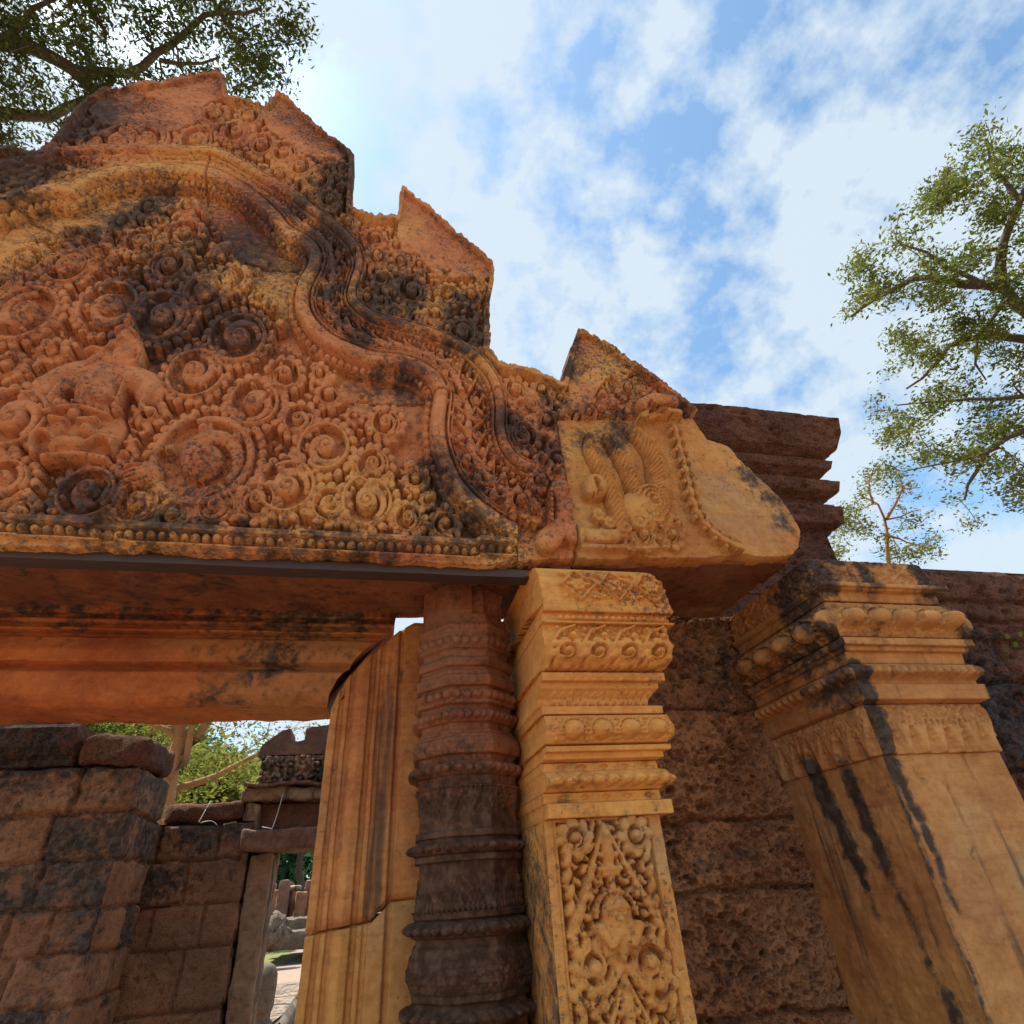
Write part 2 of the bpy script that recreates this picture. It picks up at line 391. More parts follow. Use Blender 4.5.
    if pits:
        v = N('ShaderNodeTexVoronoi'); v.inputs['Scale'].default_value = 55; v.inputs['Randomness'].default_value = 1
        mpv = N('ShaderNodeMapping'); mpv.inputs['Scale'].default_value = (1, 1, 1); 
        va = N('ShaderNodeVectorMath'); va.operation = 'ADD'; ns = N('ShaderNodeTexNoise'); ns.inputs['Scale'].default_value = 18
        L(g.outputs['Position'], ns.inputs['Vector']); vs = N('ShaderNodeVectorMath'); vs.operation = 'SCALE'; vs.inputs['Scale'].default_value = .008
        L(ns.outputs['Color'], vs.inputs[0]); L(g.outputs['Position'], va.inputs[0]); L(vs.outputs[0], va.inputs[1]); L(va.outputs[0], v.inputs['Vector'])
        pm = ramp(v.outputs['Distance'], .16, .42)
        hgt = math_('ADD', hgt, math_('MULTIPLY', pm, pits))
    L(hgt, bn.inputs['Height']); L(bn.outputs[0], bs.inputs['Normal'])
    return m
S_PINK = stone('pink_sandstone', (.70, .285, .115), (.54, .185, .072), lic=.17, scale=2.2, alt2=(.76, .38, .12), mott=.40)
S_PLAIN = stone('plain_sandstone', (.44, .22, .12), (.34, .15, .085), lic=.12, scale=3.0, alt2=(.36, .24, .17))
S_OCHRE = stone('ochre_sandstone', (.88, .44, .115), (.78, .33, .08), lic=.08, scale=2.2, alt2=(.80, .36, .10), mott=.02)
S_OCHRE2 = stone('streaked_sandstone', (.74, .37, .105), (.58, .24, .07), mott=.05, lic=.09, scale=2.0, alt2=(.52, .33, .18))
S_RED = stone('red_sandstone', (.62, .19, .055), (.38, .10, .034), lic=.16, scale=2.6, alt2=(.50, .22, .08))
S_JAMB = stone('jamb_sandstone', (.72, .33, .11), (.56, .21, .07), lic=.12, scale=3.2, alt2=(.46, .26, .13), streak=.25)
S_DARK = stone('weathered_sandstone', (.25, .14, .10), (.18, .10, .075), lichen=(.03, .026, .026), lic=.24, scale=5.0)
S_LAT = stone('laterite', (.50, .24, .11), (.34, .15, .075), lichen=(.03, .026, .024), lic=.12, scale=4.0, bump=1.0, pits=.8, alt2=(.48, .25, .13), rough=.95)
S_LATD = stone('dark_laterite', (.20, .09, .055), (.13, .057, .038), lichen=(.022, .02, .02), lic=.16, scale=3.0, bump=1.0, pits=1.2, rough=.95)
S_BLOCK = stone('laterite_block', (.42, .22, .12), (.30, .145, .08), lichen=(.03, .028, .026), lic=.16, scale=1.6, bump=.9, pits=.7, rough=.95, alt2=(.27, .155, .105))
S_PIER = stone('pier_sandstone', (.68, .34, .115), (.50, .22, .08), lic=.09, scale=2.0, alt2=(.56, .36, .19), streak=.22)
S_GREY = stone('grey_stone', (.20, .16, .12), (.14, .11, .085), lic=.22, scale=2, moss=.15)
def plain(name, col, rough=.7, metal=0, var=.25, sc=12):
    m = bpy.data.materials.new(name); m.use_nodes = True; t = m.node_tree; bs = t.nodes['Principled BSDF']
    n = t.nodes.new('ShaderNodeTexNoise'); n.inputs['Scale'].default_value = sc; n.inputs['Detail'].default_value = 8
    g = t.nodes.new('ShaderNodeNewGeometry'); t.links.new(g.outputs['Position'], n.inputs['Vector'])
    x = t.nodes.new('ShaderNodeMixRGB'); x.inputs[1].default_value = (*[c * (1 - var) for c in col], 1); x.inputs[2].default_value = (*[min(1, c * (1 + var)) for c in col], 1)
    t.links.new(n.outputs['Fac'], x.inputs[0]); t.links.new(x.outputs[0], bs.inputs['Base Color'])
    bs.inputs['Roughness'].default_value = rough; bs.inputs['Metallic'].default_value = metal
    bp = t.nodes.new('ShaderNodeBump'); bp.inputs['Strength'].default_value = .3; bp.inputs['Distance'].default_value = .01; t.links.new(n.outputs['Fac'], bp.inputs['Height']); t.links.new(bp.outputs[0], bs.inputs['Normal'])
    return m
def leafmat(name, a, b, trans=.45):
    m = bpy.data.materials.new(name); m.use_nodes = True; t = m.node_tree; N = t.nodes.new; L = t.links.new
    t.nodes.remove(t.nodes['Principled BSDF']); out = t.nodes['Material Output']
    g = N('ShaderNodeNewGeometry'); n = N('ShaderNodeTexNoise'); n.inputs['Scale'].default_value = .9; n.inputs['Detail'].default_value = 4
    L(g.outputs['Position'], n.inputs['Vector'])
    ad_ = N('ShaderNodeMath'); ad_.operation = 'MULTIPLY_ADD'; ad_.inputs[1].default_value = .6
    L(g.outputs['Random Per Island'], ad_.inputs[0]); L(n.outputs['Fac'], ad_.inputs[2])
    r = N('ShaderNodeMapRange'); r.inputs['From Min'].default_value = .45; r.inputs['From Max'].default_value = 1.1; L(ad_.outputs[0], r.inputs['Value'])
    x = N('ShaderNodeMixRGB'); x.inputs[1].default_value = (*a, 1); x.inputs[2].default_value = (*b, 1); L(r.outputs[0], x.inputs[0])
    d = N('ShaderNodeBsdfDiffuse'); tr = N('ShaderNodeBsdfTranslucent'); L(x.outputs[0], d.inputs[0]); L(x.outputs[0], tr.inputs[0])
    mi = N('ShaderNodeMixShader'); mi.inputs[0].default_value = trans; L(d.outputs[0], mi.inputs[1]); L(tr.outputs[0], mi.inputs[2]); L(mi.outputs[0], out.inputs[0])
    return m
BARK = plain('bark', (.10, .075, .055), .9, sc=6)
BARK_PALE = plain('pale_bark', (.30, .15, .06), .9, sc=6)
STEEL = plain('painted_steel', (.06, .038, .034), .55, 0.0, .2)
WIRE = plain('white_wire', (.48, .47, .44), .5)

# ------------------------------------------------------------------ ground
def ground():
    nx = 90
    u = np.linspace(-1, 1, nx); s_ = np.sign(u) * (np.abs(u) ** 2.6) * 900
    X, Y = np.meshgrid(s_, s_, indexing='ij'); Z = -0.02 - 0.00002 * np.hypot(X, Y) ** 1.2
    i = np.arange(nx * nx).reshape(nx, nx); Q = np.stack([i[:-1, :-1], i[1:, :-1], i[1:, 1:], i[:-1, 1:]], -1).reshape(-1, 4)
    me = mesh_np('ground', np.stack([X, Y, Z], -1).reshape(-1, 3), Q)
    tag(link('ground', me, plain('sandy_ground', (.24, .15, .095), .95, var=.35, sc=3)), kind='structure')
ground()
def sheet(name, pts, z, mat, kind='structure'):
    me = mesh_py(name, [(x, y, z) for x, y in pts], [list(range(len(pts)))])
    return tag(link(name, me, mat, smooth=False), kind=kind)
def onZ(x, y, z=0.0):
    r = ray(x, y); p = r * ((z - EYE) / r[2]); return (p[0], p[1])
sheet('lawn', [onZ(272, 972), onZ(330, 935), (-5, 60), (-30, 60), (-16, 22)], 0.004, plain('lawn_grass', (.17, .17, .045), .9, var=.4, sc=9))
sheet('path', [onZ(250, 1040), onZ(283, 1015), onZ(400, 905), (2, 70), (-4, 70), onZ(272, 970)], 0.012, plain('beaten_path', (.30, .22, .16), .95, var=.15, sc=4))

# ================================================================== PEDIMENT
AX = -1.27                                     # its axis of symmetry
_zz = np.linspace(2.3, 6.9, 300); _k = []
def _proj(p):
    c_ = M.T @ (np.array(p) - np.array([0, 0, EYE])); return c_[:2] / c_[2] * F
for z_ in _zz:                                  # the scrolls are taller than wide, the more so the higher they stand
    a_ = _proj([-.6, 2, z_]); _k.append(np.linalg.norm(_proj([-.6, 2, z_ + .01]) - a_) / np.linalg.norm(_proj([-.59, 2, z_]) - a_))
_k = np.clip(np.array(_k), .35, 1.0) ** .85
_zd = np.concatenate([[0], np.cumsum((_k[1:] + _k[:-1]) / 2 * np.diff(_zz))]) + 2.3
def zd(z): return np.interp(z, _zz, _zd)
def zr_(d): return np.interp(d, _zd, _zz)
def PD(x, y, D=2.0): p = P(x, y, D); return np.array([p[0], p[1], float(zd(p[2]))])
def xzd(pts): return np.array([PD(x, y)[[0, 2]] for x, y in pts])
SIL = [(0, 156), (23, 158), (43, 164), (64, 141), (88, 107), (113, 98), (160, 91), (219, 79), (226, 86), (228, 103), (250, 107), (269, 111), (278, 98), (297, 113), (312, 129), (332, 145), (348, 155),
       (354, 164), (351, 215), (367, 222), (396, 224), (401, 193), (426, 212), (455, 240), (484, 263), (493, 271), (494, 281), (489, 312), (487, 359), (502, 372), (528, 376), (549, 384),
       (560, 390), (567, 360), (574, 336), (590, 340), (623, 364), (658, 389), (669, 397), (690, 415), (697, 430), (707, 440), (725, 447), (754, 474), (769, 488), (784, 506), (800, 535), (798, 550), (785, 556)]
BOT = [(577, 560), (576, 559), (530, 560), (510, 565), (480, 567), (250, 557), (0, 549)]
XL = -3.15
sil = xzd(SIL); bot = xzd(BOT)
leftedge = np.array([[XL, bot[-1][1]], [XL, sil[0][1] - .28], [-2.75, sil[0][1] - .1]])
PED = np.concatenate([sil, bot, leftedge])
RES = 0.0033
hf = HF(XL - .02, 1.95, float(zd(2.5)), float(zd(6.62)), RES)
GX, GZ = hf.grid(); ZB = float(zd(2.65))
wob = fbm(hf.nx, hf.nz, 30, 4) * 0.018
wob2 = fbm(hf.nx, hf.nz, 26, 4) * 0.018
INS = inpoly(GX + wob, GZ + wob2, PED)
inner = [(0, 215), (29, 203), (67, 196), (76, 201), (88, 189), (123, 180), (164, 177), (199, 179), (223, 185), (249, 201), (273, 221), (287, 240), (309, 251), (317, 262), (313, 277), (304, 291), (301, 312), (310, 332),
         (326, 347), (350, 359), (376, 367), (396, 368), (417, 373), (434, 385), (441, 397), (438, 414), (436, 435), (440, 460), (453, 490), (473, 512), (494, 527), (516, 539)]
outer = [(0, 177), (44, 166), (73, 161), (103, 158), (147, 158), (188, 160), (211, 158), (235, 168), (264, 186), (293, 203), (316, 220), (338, 236), (353, 251), (360, 268), (354, 286), (349, 303), (360, 317), (382, 329), (414, 336), (440, 344),
         (464, 356), (484, 373), (495, 392), (498, 414), (497, 436), (505, 459), (522, 473), (540, 478)]
Pi = xzd(inner); Po = xzd(outer)
def mirror_ext(p):                              # carry the line on beyond the left edge of the photograph by its mirror image
    x0 = p[0][0]; mir = np.stack([2 * AX - p[:, 0], p[:, 1]], 1); mir = mir[mir[:, 0] < x0 - .06]
    mir = mir[np.argsort(-np.arange(len(mir)))] if len(mir) else mir
    dz = p[0][1] - (mir[-1][1] if len(mir) else p[0][1])
    if len(mir):
        mir[:, 1] += dz * np.linspace(0, 1, len(mir))
    return np.concatenate([mir, p])
Pi = mirror_ext(Pi); Po = mirror_ext(Po)
Pi = smooth_path(Pi, 2); Po = smooth_path(Po, 2)
zb = 2.70
TYMP = inpoly(GX, GZ, np.concatenate([Pi, [[Pi[-1][0], 2.2], [Pi[0][0], 2.2]]]))
OUTB = inpoly(GX, GZ, np.concatenate([Po, [[.95, 2.2], [Po[0][0], 2.2]]]))
ENDX = 0.765                                    # upright joint between arch block and end block
ENDB = (GX > ENDX + (GZ - ZB) * -.012) & (GZ < PD(600, 425)[2] + (GX - .8) * .1)
# carved zone split: bead strip at the foot
botz = np.interp(GX[:, 0], bot[::-1][:, 0], bot[::-1][:, 1])[:, None]
bead_c = np.interp(GX[:, 0], *[np.array(v) for v in zip(*[(PD(0, 532)[0] - 3, PD(0, 532)[2]), *[(PD(x, y)[0], PD(x, y)[2]) for x, y in ((0, 532), (125, 539), (250, 546), (400, 552), (475, 556), (480, 552), (512, 554))]])])[:, None]
FOOT = (GZ < bead_c + .048) & (GX < .50)
h = hf.h; h[:] = 0.0
TY = TYMP & ~FOOT; h[TY] = -0.040
# --- stains: places where black and grey lichen covers the stone
def blob(H_, pts, D=2.0, r=.2, v=1.0):
    for x, y in pts:
        p = (PD(x, y) if D == 2.0 else P(x, y, D)); w = H_.win(p[0], p[2], r * 2.2)
        if w is None: continue
        a, b, X, Z = w; H_.stain[a, b] = np.maximum(H_.stain[a, b], v * np.exp(-(X * X + Z * Z) / (r * r)))
blob(hf, [(112, 222), (135, 214), (245, 238), (256, 246), (150, 208)], r=.17, v=.62)
blob(hf, [(345, 180), (335, 200), (380, 300), (400, 300), (330, 250), (470, 330), (100, 120), (85, 130), (10, 175), (25, 185)], r=.2, v=.75)
blob(hf, [(160, 310), (185, 290), (140, 290), (200, 270), (170, 345), (215, 320), (145, 330), (230, 330)], r=.16, v=.6)
blob(hf, [(530, 440), (550, 420), (555, 410), (545, 455), (470, 495), (510, 430), (470, 525), (455, 525), (430, 520), (435, 470), (440, 490), (380, 385), (405, 385)], r=.1, v=.6)
blob(hf, [(90, 520), (70, 470), (100, 500), (60, 500), (160, 530), (330, 300), (345, 320), (360, 340), (340, 290), (300, 215)], r=.09, v=.6)
blob(hf, [(x, 520 + x * .06) for x in range(0, 500, 35)], r=.06, v=.5)
blob(hf, [(x, 560) for x in range(0, 420, 30)], r=.05, v=.45)
blob(hf, [(620, 430), (585, 440), (610, 445), (770, 500), (780, 520), (750, 480), (680, 410), (570, 350), (565, 375)], r=.07, v=.7)
zst = np.zeros(h.shape, np.float32)
# --- large scrolls of the tympanum (pixel centre, radius in metres)
VOL = [(207, 463, .205, 1), (325, 452, .115, -1), (289, 490, .118, 1), (368, 505, .112, 1), (373, 470, .078, -1), (256, 408, .115, 1), (197, 378, .125, -1), (91, 497, .105, -1), (240, 342, .135, 1),
       (205, 297, .10, -1), (165, 322, .13, 1), (112, 312, .13, -1), (27, 318, .14, 1), (18, 423, .13, 1), (140, 508, .085, 1), (386, 428, .07, 1), (8, 487, .09, -1), (232, 284, .075, 1), (170, 272, .085, -1),
       (258, 505, .07, -1), (330, 508, .07, -1), (408, 523, .06, 1), (300, 425, .07, 1), (218, 512, .07, 1), (72, 272, .095, 1), (28, 268, .08, -1), (100, 262, .06, 1), (0, 285, .08, 1), (285, 380, .075, -1), (142, 248, .075, 1), (186, 240, .085, -1), (330, 400, .05, 1), (20, 520, .06, 1), (175, 520, .05, -1)]
CARV = xzd([(190, 204), (214, 220), (224, 246), (250, 272), (268, 306), (282, 346), (310, 360), (326, 378), (346, 412), (366, 414), (390, 432), (396, 460), (424, 480), (430, 500), (452, 524), (470, 550), (0, 534)])
CARV = np.concatenate([CARV, [[XL + .2, float(zd(2.72))], [-2.55, float(zd(3.6))], [-2.15, float(zd(4.0))]], xzd([(0, 262), (30, 240), (62, 236), (90, 232), (106, 236), (120, 216), (160, 204)])])
CM = inpoly(GX, GZ, CARV) & TY
taken = []
FIGZ = [(125, 352, .15), (85, 382, .12), (60, 388, .11), (115, 388, .11), (82, 438, .15), (145, 472, .05), (145, 388, .08)]
for x, y, r in FIGZ:
    p = PD(x, y); taken.append((p[0], p[2], r))
TOPT = 0.047
for x, y, r, sp in VOL:
    p = PD(x, y)
    hf.volute(p[0], p[2], r, random.random() * 6.28, sp, TOPT - .055 * .0); taken.append((p[0], p[2], r + min(.026, r * .35)))
for x, y, r, sp in VOL:                        # mirror images beyond the left edge of the photograph
    p = PD(x, y); mx_ = 2 * AX - p[0]
    if mx_ < PD(0, y)[0] - r * .9: hf.volute(mx_, p[2], r, random.random() * 6.28, -sp, TOPT); taken.append((mx_, p[2], r + min(.026, r * .35)))
h[CM & (h < -.03)] = -0.042
hf.fill(CM, ((.062, 5000), (.048, 9000), (.037, 14000), (.028, 20000), (.020, 24000), (.014, 26000), (.0108, 22000)), .042, taken, squeeze=1.05)
# --- flames standing free on the plain ground
for x, y, r in ((333, 385, .05), (345, 405, .04), (322, 372, .035), (385, 415, .03), (410, 470, .04), (425, 478, .035), (282, 330, .04), (276, 312, .03), (432, 500, .035), (445, 512, .03), (398, 440, .03)):
    p = PD(x, y); hf.curl(p[0], p[2], r, 1.5, 1, .05)
# --- the two mouldings of the arch, with the leafy band between them
# path runs left to right: the tympanum lies to its right (negative distance)
di, si = hf.pathfield(Pi, .16)
do, so_ = hf.pathfield(Po, .12)
notend = ~ENDB & ~FOOT
def ridge(d, c, w, top, p=2.0):
    q = np.abs(d - c) / w; return np.where(q < 1, top * np.maximum(0, 1 - q ** p) ** .5, -9)
BAND = OUTB & ~TYMP & ~FOOT
SWE = BAND | TYMP
fadein = (GX < .50)
val = np.full(h.shape, -9.0, np.float32)
val = np.maximum(val, ridge(di, 0.002, .036, .066, 4))                                     # broad plain roll
val = np.maximum(val, ridge(di, .05, .009, .050)); val = np.maximum(val, ridge(di, .067, .006, .040))
val = np.maximum(val, np.where(np.abs(di + .050) < .018, .004, -9))
sc = np.abs(((si / .034) % 1) - .5) * 2
val = np.maximum(val, np.where(np.abs(di + .050) < .016, .030 * np.sqrt(np.maximum(0, 1 - (sc ** 2 + ((di + .05) / .016) ** 2))), -9) + np.where((sc ** 2 + ((di + .05) / .016) ** 2) < 1, 0, -9))
m = notend & fadein & (val > -1)
h[m] = np.maximum(h[m], val[m])
val = np.full(h.shape, -9.0, np.float32)
val = np.maximum(val, ridge(do, 0.006, .024, .064, 3)); val = np.maximum(val, ridge(do, .036, .008, .052))
val = np.maximum(val, ridge(do, -.028, .008, .042))
sc = np.abs(((so_ / .026) % 1) - .5) * 2; e = sc ** 2 + ((do + .047) / .011) ** 2
val = np.maximum(val, np.where(e < 1, .030 * np.sqrt(np.maximum(0, 1 - e)), -9))
m = notend & (GX < .66) & (val > -1)
h[m] = np.maximum(h[m], val[m])
bandfree = BAND & (di > .072) & (do < -.058) & (np.abs(di) < 8.9)
bandfree |= BAND & (np.abs(di) > 8) & (do < -.058)
cp = []
Pir = resample(Pi, .01); Por = resample(Po, .01)
N_ = 170
ti = np.linspace(0, 1, N_)
for t in ti:
    a = Pir[int(t * (len(Pir) - 1))]; j = np.argmin(((Por - a) ** 2).sum(1)); cp.append((a + Por[j]) / 2)
cp = smooth_path(resample(np.array(cp), .05), 2); cp = resample(cp, .012)
h[bandfree] -= .035
bt = []
k = 0
for i in range(3, len(cp) - 3, 7):
    c = cp[i]; tdir = cp[i + 2] - cp[i - 2]; tdir /= np.linalg.norm(tdir) + 1e-9; nd = np.array([-tdir[1], tdir[0]])
    j = np.argmin(((Por - c) ** 2).sum(1)); wd = max(.03, np.hypot(*(Por[j] - c)) - .055)
    # leaf with two rolled sides
    up = math.atan2(tdir[1], tdir[0]) + math.pi
    hf.leaf(c[0], c[1], .085, .022, up, .042); bt.append((c[0], c[1], .026))
    for sg in (-1, 1):
        e1 = c + nd * sg * wd * .50 - tdir * .012; e2 = c + nd * sg * wd * .93 - tdir * .045
        hf.tube([c + tdir * .035, e1, e2], .008, .007, .028, .030)
        hf.curl(e1[0] - tdir[0] * .02, e1[1] - tdir[1] * .02, min(.036, wd * .42), up, sg, .040); bt.append((e1[0] - tdir[0] * .02, e1[1] - tdir[1] * .02, .03))
        if wd > .06: hf.curl(e2[0], e2[1], .022, up, -sg, .036); bt.append((e2[0], e2[1], .018))
hf.fill(bandfree & (h < .01), ((.02, 6000), (.014, 16000), (.0105, 16000)), .034, bt, squeeze=.97)
# --- outer leaves: carved below, plain at the tips
PLAINS = [xzd(q) for q in ([(113, 98), (219, 79), (228, 103), (205, 112), (203, 128), (165, 137), (140, 128), (105, 132), (88, 115)],
                          [(258, 108), (278, 97), (330, 142), (346, 160), (338, 165), (300, 158), (288, 146), (268, 135)],
                          [(396, 226), (401, 192), (496, 272), (490, 284), (470, 283), (440, 284), (420, 262), (402, 258), (398, 240)],
                          [(561, 415), (566, 370), (574, 335), (600, 345), (626, 366), (622, 384), (600, 386), (592, 402), (578, 412)])]
PL = np.zeros(h.shape, bool)
for q in PLAINS: PL |= inpoly(GX + wob * 2, GZ + wob2 * 2, q)
ds, ss = hf.pathfield(np.concatenate([PED, PED[:1]]), .12)
rim = (np.abs(ds) < .028)
OUTER = INS & ~OUTB & ~ENDB & ~FOOT & ~TYMP
OC = OUTER & ~PL & (np.abs(ds) > .034) & (np.abs(do) > .046)
h[OC] -= .034
ot = []
for x, y, r, sp in ((120, 148, .12, 1), (150, 146, .13, -1), (198, 146, .10, 1), (175, 118, .07, 1), (98, 150, .08, -1), (238, 138, .085, 1), (262, 150, .08, -1), (250, 122, .07, 1), (285, 158, .08, 1), (280, 180, .06, 1), (300, 172, .07, -1), (318, 185, .075, 1), (330, 205, .06, 1), (312, 200, .05, -1),
                    (215, 120, .07, -1), (375, 243, .055, 1), (377, 262, .05, -1), (348, 228, .05, 1), (412, 295, .085, 1), (420, 325, .085, -1), (396, 322, .06, 1), (448, 300, .06, 1), (462, 337, .075, 1), (435, 318, .05, 1), (470, 300, .05, -1), (400, 268, .05, 1), (383, 285, .05, 1), (480, 345, .04, 1),
                    (515, 395, .06, 1), (530, 410, .055, -1), (522, 440, .07, 1), (545, 425, .05, -1), (512, 425, .05, 1), (555, 465, .05, 1), (600, 400, .05, 1), (625, 392, .05, -1), (640, 402, .04, 1), (610, 412, .04, 1), (25, 170, .07, 1), (55, 158, .06, 1), (560, 445, .04, 1), (540, 395, .04, 1)):
    p = PD(x, y)
    if True: hf.volute(p[0], p[2], r, random.random() * 6.28, sp, .046); ot.append((p[0], p[2], r + min(.026, r * .35)))
hf.fill(OC & (h < .012), ((.050, 4000), (.038, 9000), (.028, 14000), (.020, 14000), (.0145, 16000), (.0110, 14000)), .038, ot)
m = OUTER & PL; h[m] = .034 + fbm(hf.nx, hf.nz, 12, 4)[m] * .008
m = OUTER & rim; h[m] = np.maximum(h[m], .062 + fbm(hf.nx, hf.nz, 8, 3)[m] * .02)
# --- end block: serpent fan, leaf tail, plain ground
EB = ENDB & INS
h[EB] = .01 + (fbm(hf.nx, hf.nz, 40, 5) * .012)[EB]
def px(x, y): p = PD(x, y); return (p[0], p[2])
def neck(pts, r0, r1, t0, t1, ripple=True):
    q = smooth_path(np.array([px(*p) for p in pts]), 3); q = resample(q, .0055); n = len(q)
    for k_, p in enumerate(q):
        t = k_ / (n - 1); rr = r0 + (r1 - r0) * math.sin(math.pi * (.15 + .7 * t)) if r1 > r0 else r0 + (r1 - r0) * t
        hf.dome(p[0], p[1], rr * (1 if (k_ % 3) or not ripple else 1.03), t0 + (t1 - t0) * t + (.018 * ((k_ % 3) == 0) if ripple else 0), base=0.0, p=2.2)
# body of the fan with concentric scales
bx, bz = px(640, 505)
def ribbed(pts, w0, w1, w2, t0, t1):
    q = resample(smooth_path(np.array([px(*p) for p in pts]), 3), .01); L_ = np.sum(np.hypot(*np.diff(q, axis=0).T))
    d_, s_ = hf.pathfield(q, max(w0, w1, w2) + .01); t = np.clip(s_ / L_, 0, 1)
    w = np.where(t < .5, w0 + (w1 - w0) * t * 2, w1 + (w2 - w1) * (t - .5) * 2)
    k_ = np.abs(d_) / w; m_ = (k_ < 1) & (np.abs(d_) < 1)
    v = (t0 + (t1 - t0) * t) * (0.35 + .65 * np.sqrt(np.maximum(0, 1 - k_ ** 2))) + .011 * np.sin((s_ + .8 * np.abs(d_)) * 6.283 / .021)
    hf.h[m_] = np.maximum(hf.h[m_], v[m_])
    g_ = (k_ >= 1) & (k_ < 1.16) & (np.abs(d_) < 1); hf.h[g_] = np.minimum(hf.h[g_], -.012)
ribbed([(620, 532), (612, 500), (598, 475), (586, 455), (588, 441)], .045, .034, .018, .10, .075)
ribbed([(634, 528), (636, 495), (622, 468), (605, 444)], .045, .042, .020, .115, .085)
ribbed([(650, 524), (660, 490), (652, 458), (628, 434)], .055, .058, .026, .13, .095)
hf.dome(bx - .02, bz - .055, .09, .13, base=.03, ax=1.2, ang=-.3, p=2)
for rr in (.03, .05, .07):
    for k in range(int(rr * 420)):
        t = k / int(rr * 420) * 6.283; hf.dome(bx + .03 + rr * math.cos(t), bz - .02 + rr * math.sin(t), .0075, .142 - rr * .3)
hf.curl(bx + .03, bz - .02, .022, 0, 1, .14)
p = px(592, 492); hf.dome(p[0], p[1], .055, .12, base=.02, ax=1.2, ang=.4); hf.dome(p[0] - .035, p[1] - .03, .03, .11, base=.02)
for q in ((595, 520), (606, 528), (600, 540), (618, 538)):
    p = px(*q); hf.flower(p[0], p[1], .03, .095, 7)
hf.tube([px(580, 541), px(612, 541)], .028, .026, .085)
hf.tube([px(580, 550), px(640, 552), px(665, 551)], .010, .008, .06)
for x, y, r, sp in ((640, 540, .045, 1), (655, 533, .032, -1), (668, 540, .042, 1), (673, 530, .03, 1), (628, 548, .022, 1), (662, 520, .02, 1)):
    p = px(x, y); hf.volute(p[0], p[1], r, 1.0, sp, .075)
tail = [(672, 436), (676, 450), (679, 464), (683, 478), (686, 492), (689, 506), (694, 519), (702, 530), (712, 539), (724, 547), (733, 551)]
tl = resample(smooth_path(np.array([px(*q) for q in tail]), 2), .05)
for i, c in enumerate(tl):
    a = tl[min(i + 1, len(tl) - 1)] - tl[max(i - 1, 0)]; an = math.atan2(a[1], a[0]); nd = np.array([-math.sin(an), math.cos(an)])
    hf.leaf(c[0], c[1], .06, .016, an, .075)
    for sg in (-1, 1): hf.curl(c[0] + nd[0] * sg * .026, c[1] + nd[1] * sg * .026, .021, an, sg, .068)
_e = EB & (h > .02); h[_e] = .02 + (h[_e] - .02) * .62
# lip of the capstone over the end block: rolled stones
hf.tube([px(637, 415), px(650, 409), px(668, 412)], .03, .025, .10)
hf.tube([px(637, 425), px(655, 419), px(674, 422)], .016, .012, .085)
# makara snout where the band ends on the joint
q = [px(556, 498), px(562, 510), px(560, 525)]
hf.tube(q, .045, .04, .10, .085)
hf.curl(*px(561, 502), .03, 1, 1, .11)
for k in range(7):
    hf.dome(px(547, 500 + k * 5)[0], px(547, 500 + k * 5)[1], .009, .09)
hf.tube([px(545, 545), px(560, 532), px(572, 540)], .05, .045, .07, .08)
for x, y, r in ((540, 470, .03), (552, 480, .028), (530, 520, .03), (518, 510, .045), (535, 490, .03)):
    p = px(x, y); hf.volute(p[0], p[1], r, 2, 1, .085)
# --- foot of the relief: fillet, bead row, fillet and a plain fascia
m = FOOT & INS; c = GZ - bead_c
prof = np.where(c > .030, .045, np.where(c > .022, .05, np.where(c > -.024, .012, np.where(c > -.034, .05, .028))))
h[m] = prof[m]
for k in range(int((0.47 - XL) / .037)):
    x = .465 - k * .037; j = np.interp(x, GX[:, 0], bead_c[:, 0]); rr = .0165 * (0.85 + .3 * random.random())
    if random.random() < .06: continue
    hf.dome(x, j, rr, .047 + .012 * random.random(), base=.012)
# worn and chipped stretches, cracks
ero = fbm(hf.nx, hf.nz, 60, 5); m = INS & (ero > .52); h[m] *= .55
crk = [((0, 210), (30, 215), (75, 240), (160, 258)), ((235, 258), (262, 264), (300, 266)), ((211, 162), (208, 180), (206, 200)), ((350, 398), (400, 400), (438, 398)), ((440, 398), (470, 396), (500, 396)), ((430, 281), (455, 284), (480, 286)), ((0, 232), (12, 215), (28, 205), (40, 198), (48, 182))]
for cpt in crk:
    d_, s__ = hf.pathfield(resample(smooth_path(xzd(cpt), 1), .03), .02)
    w_ = fbm(hf.nx, hf.nz, 14, 3) * .008
    mm = np.abs(d_ + w_) < .0055; h[mm] -= .035
mm = np.abs(GX - (ENDX + (GZ - ZB) * -.012) + wob * .3) < .006; mm &= GZ < PD(600, 425)[2]
h[mm] -= .06
h += (fbm(hf.nx, hf.nz, 22, 4) * .006 + RNG.random(h.shape).astype(np.float32) * .0012) * INS
ped = empty('carved_pediment', (AX, 2.3, 2.6), 'tall pink sandstone pediment covered in carved scrolls, with a flame-edged stepped outline, over the doorway', 'pediment')
TF = lambda U, V, H: (U, 2.0 - H, zr_(V))
def part(nm, mask, mat=S_PINK): return link(nm, hf.to_mesh(nm, TF, mask & INS, skirt=.08), mat, ped)
def grow(mk):
    o = mk.copy(); o[1:] |= mk[:-1]; o[:, 1:] |= mk[:, :-1]; o[1:, 1:] |= mk[:-1, :-1]; return o
parts = {}
A_ = TYMP & ~FOOT & INS & ~ENDB; B_ = BAND & INS & ~ENDB; D_ = FOOT & INS; E_ = ENDB & INS; O_ = INS & ~A_ & ~B_ & ~D_ & ~E_
_ty = part('tympanum', grow(A_)); part('arch_band', grow(B_)); part('bead_moulding', grow(D_)); part('serpent_block', grow(E_), S_OCHRE2)['label'] = 'ochre end block carved with a fanned serpent and a leafy tail'
part('flame_border', grow(O_))
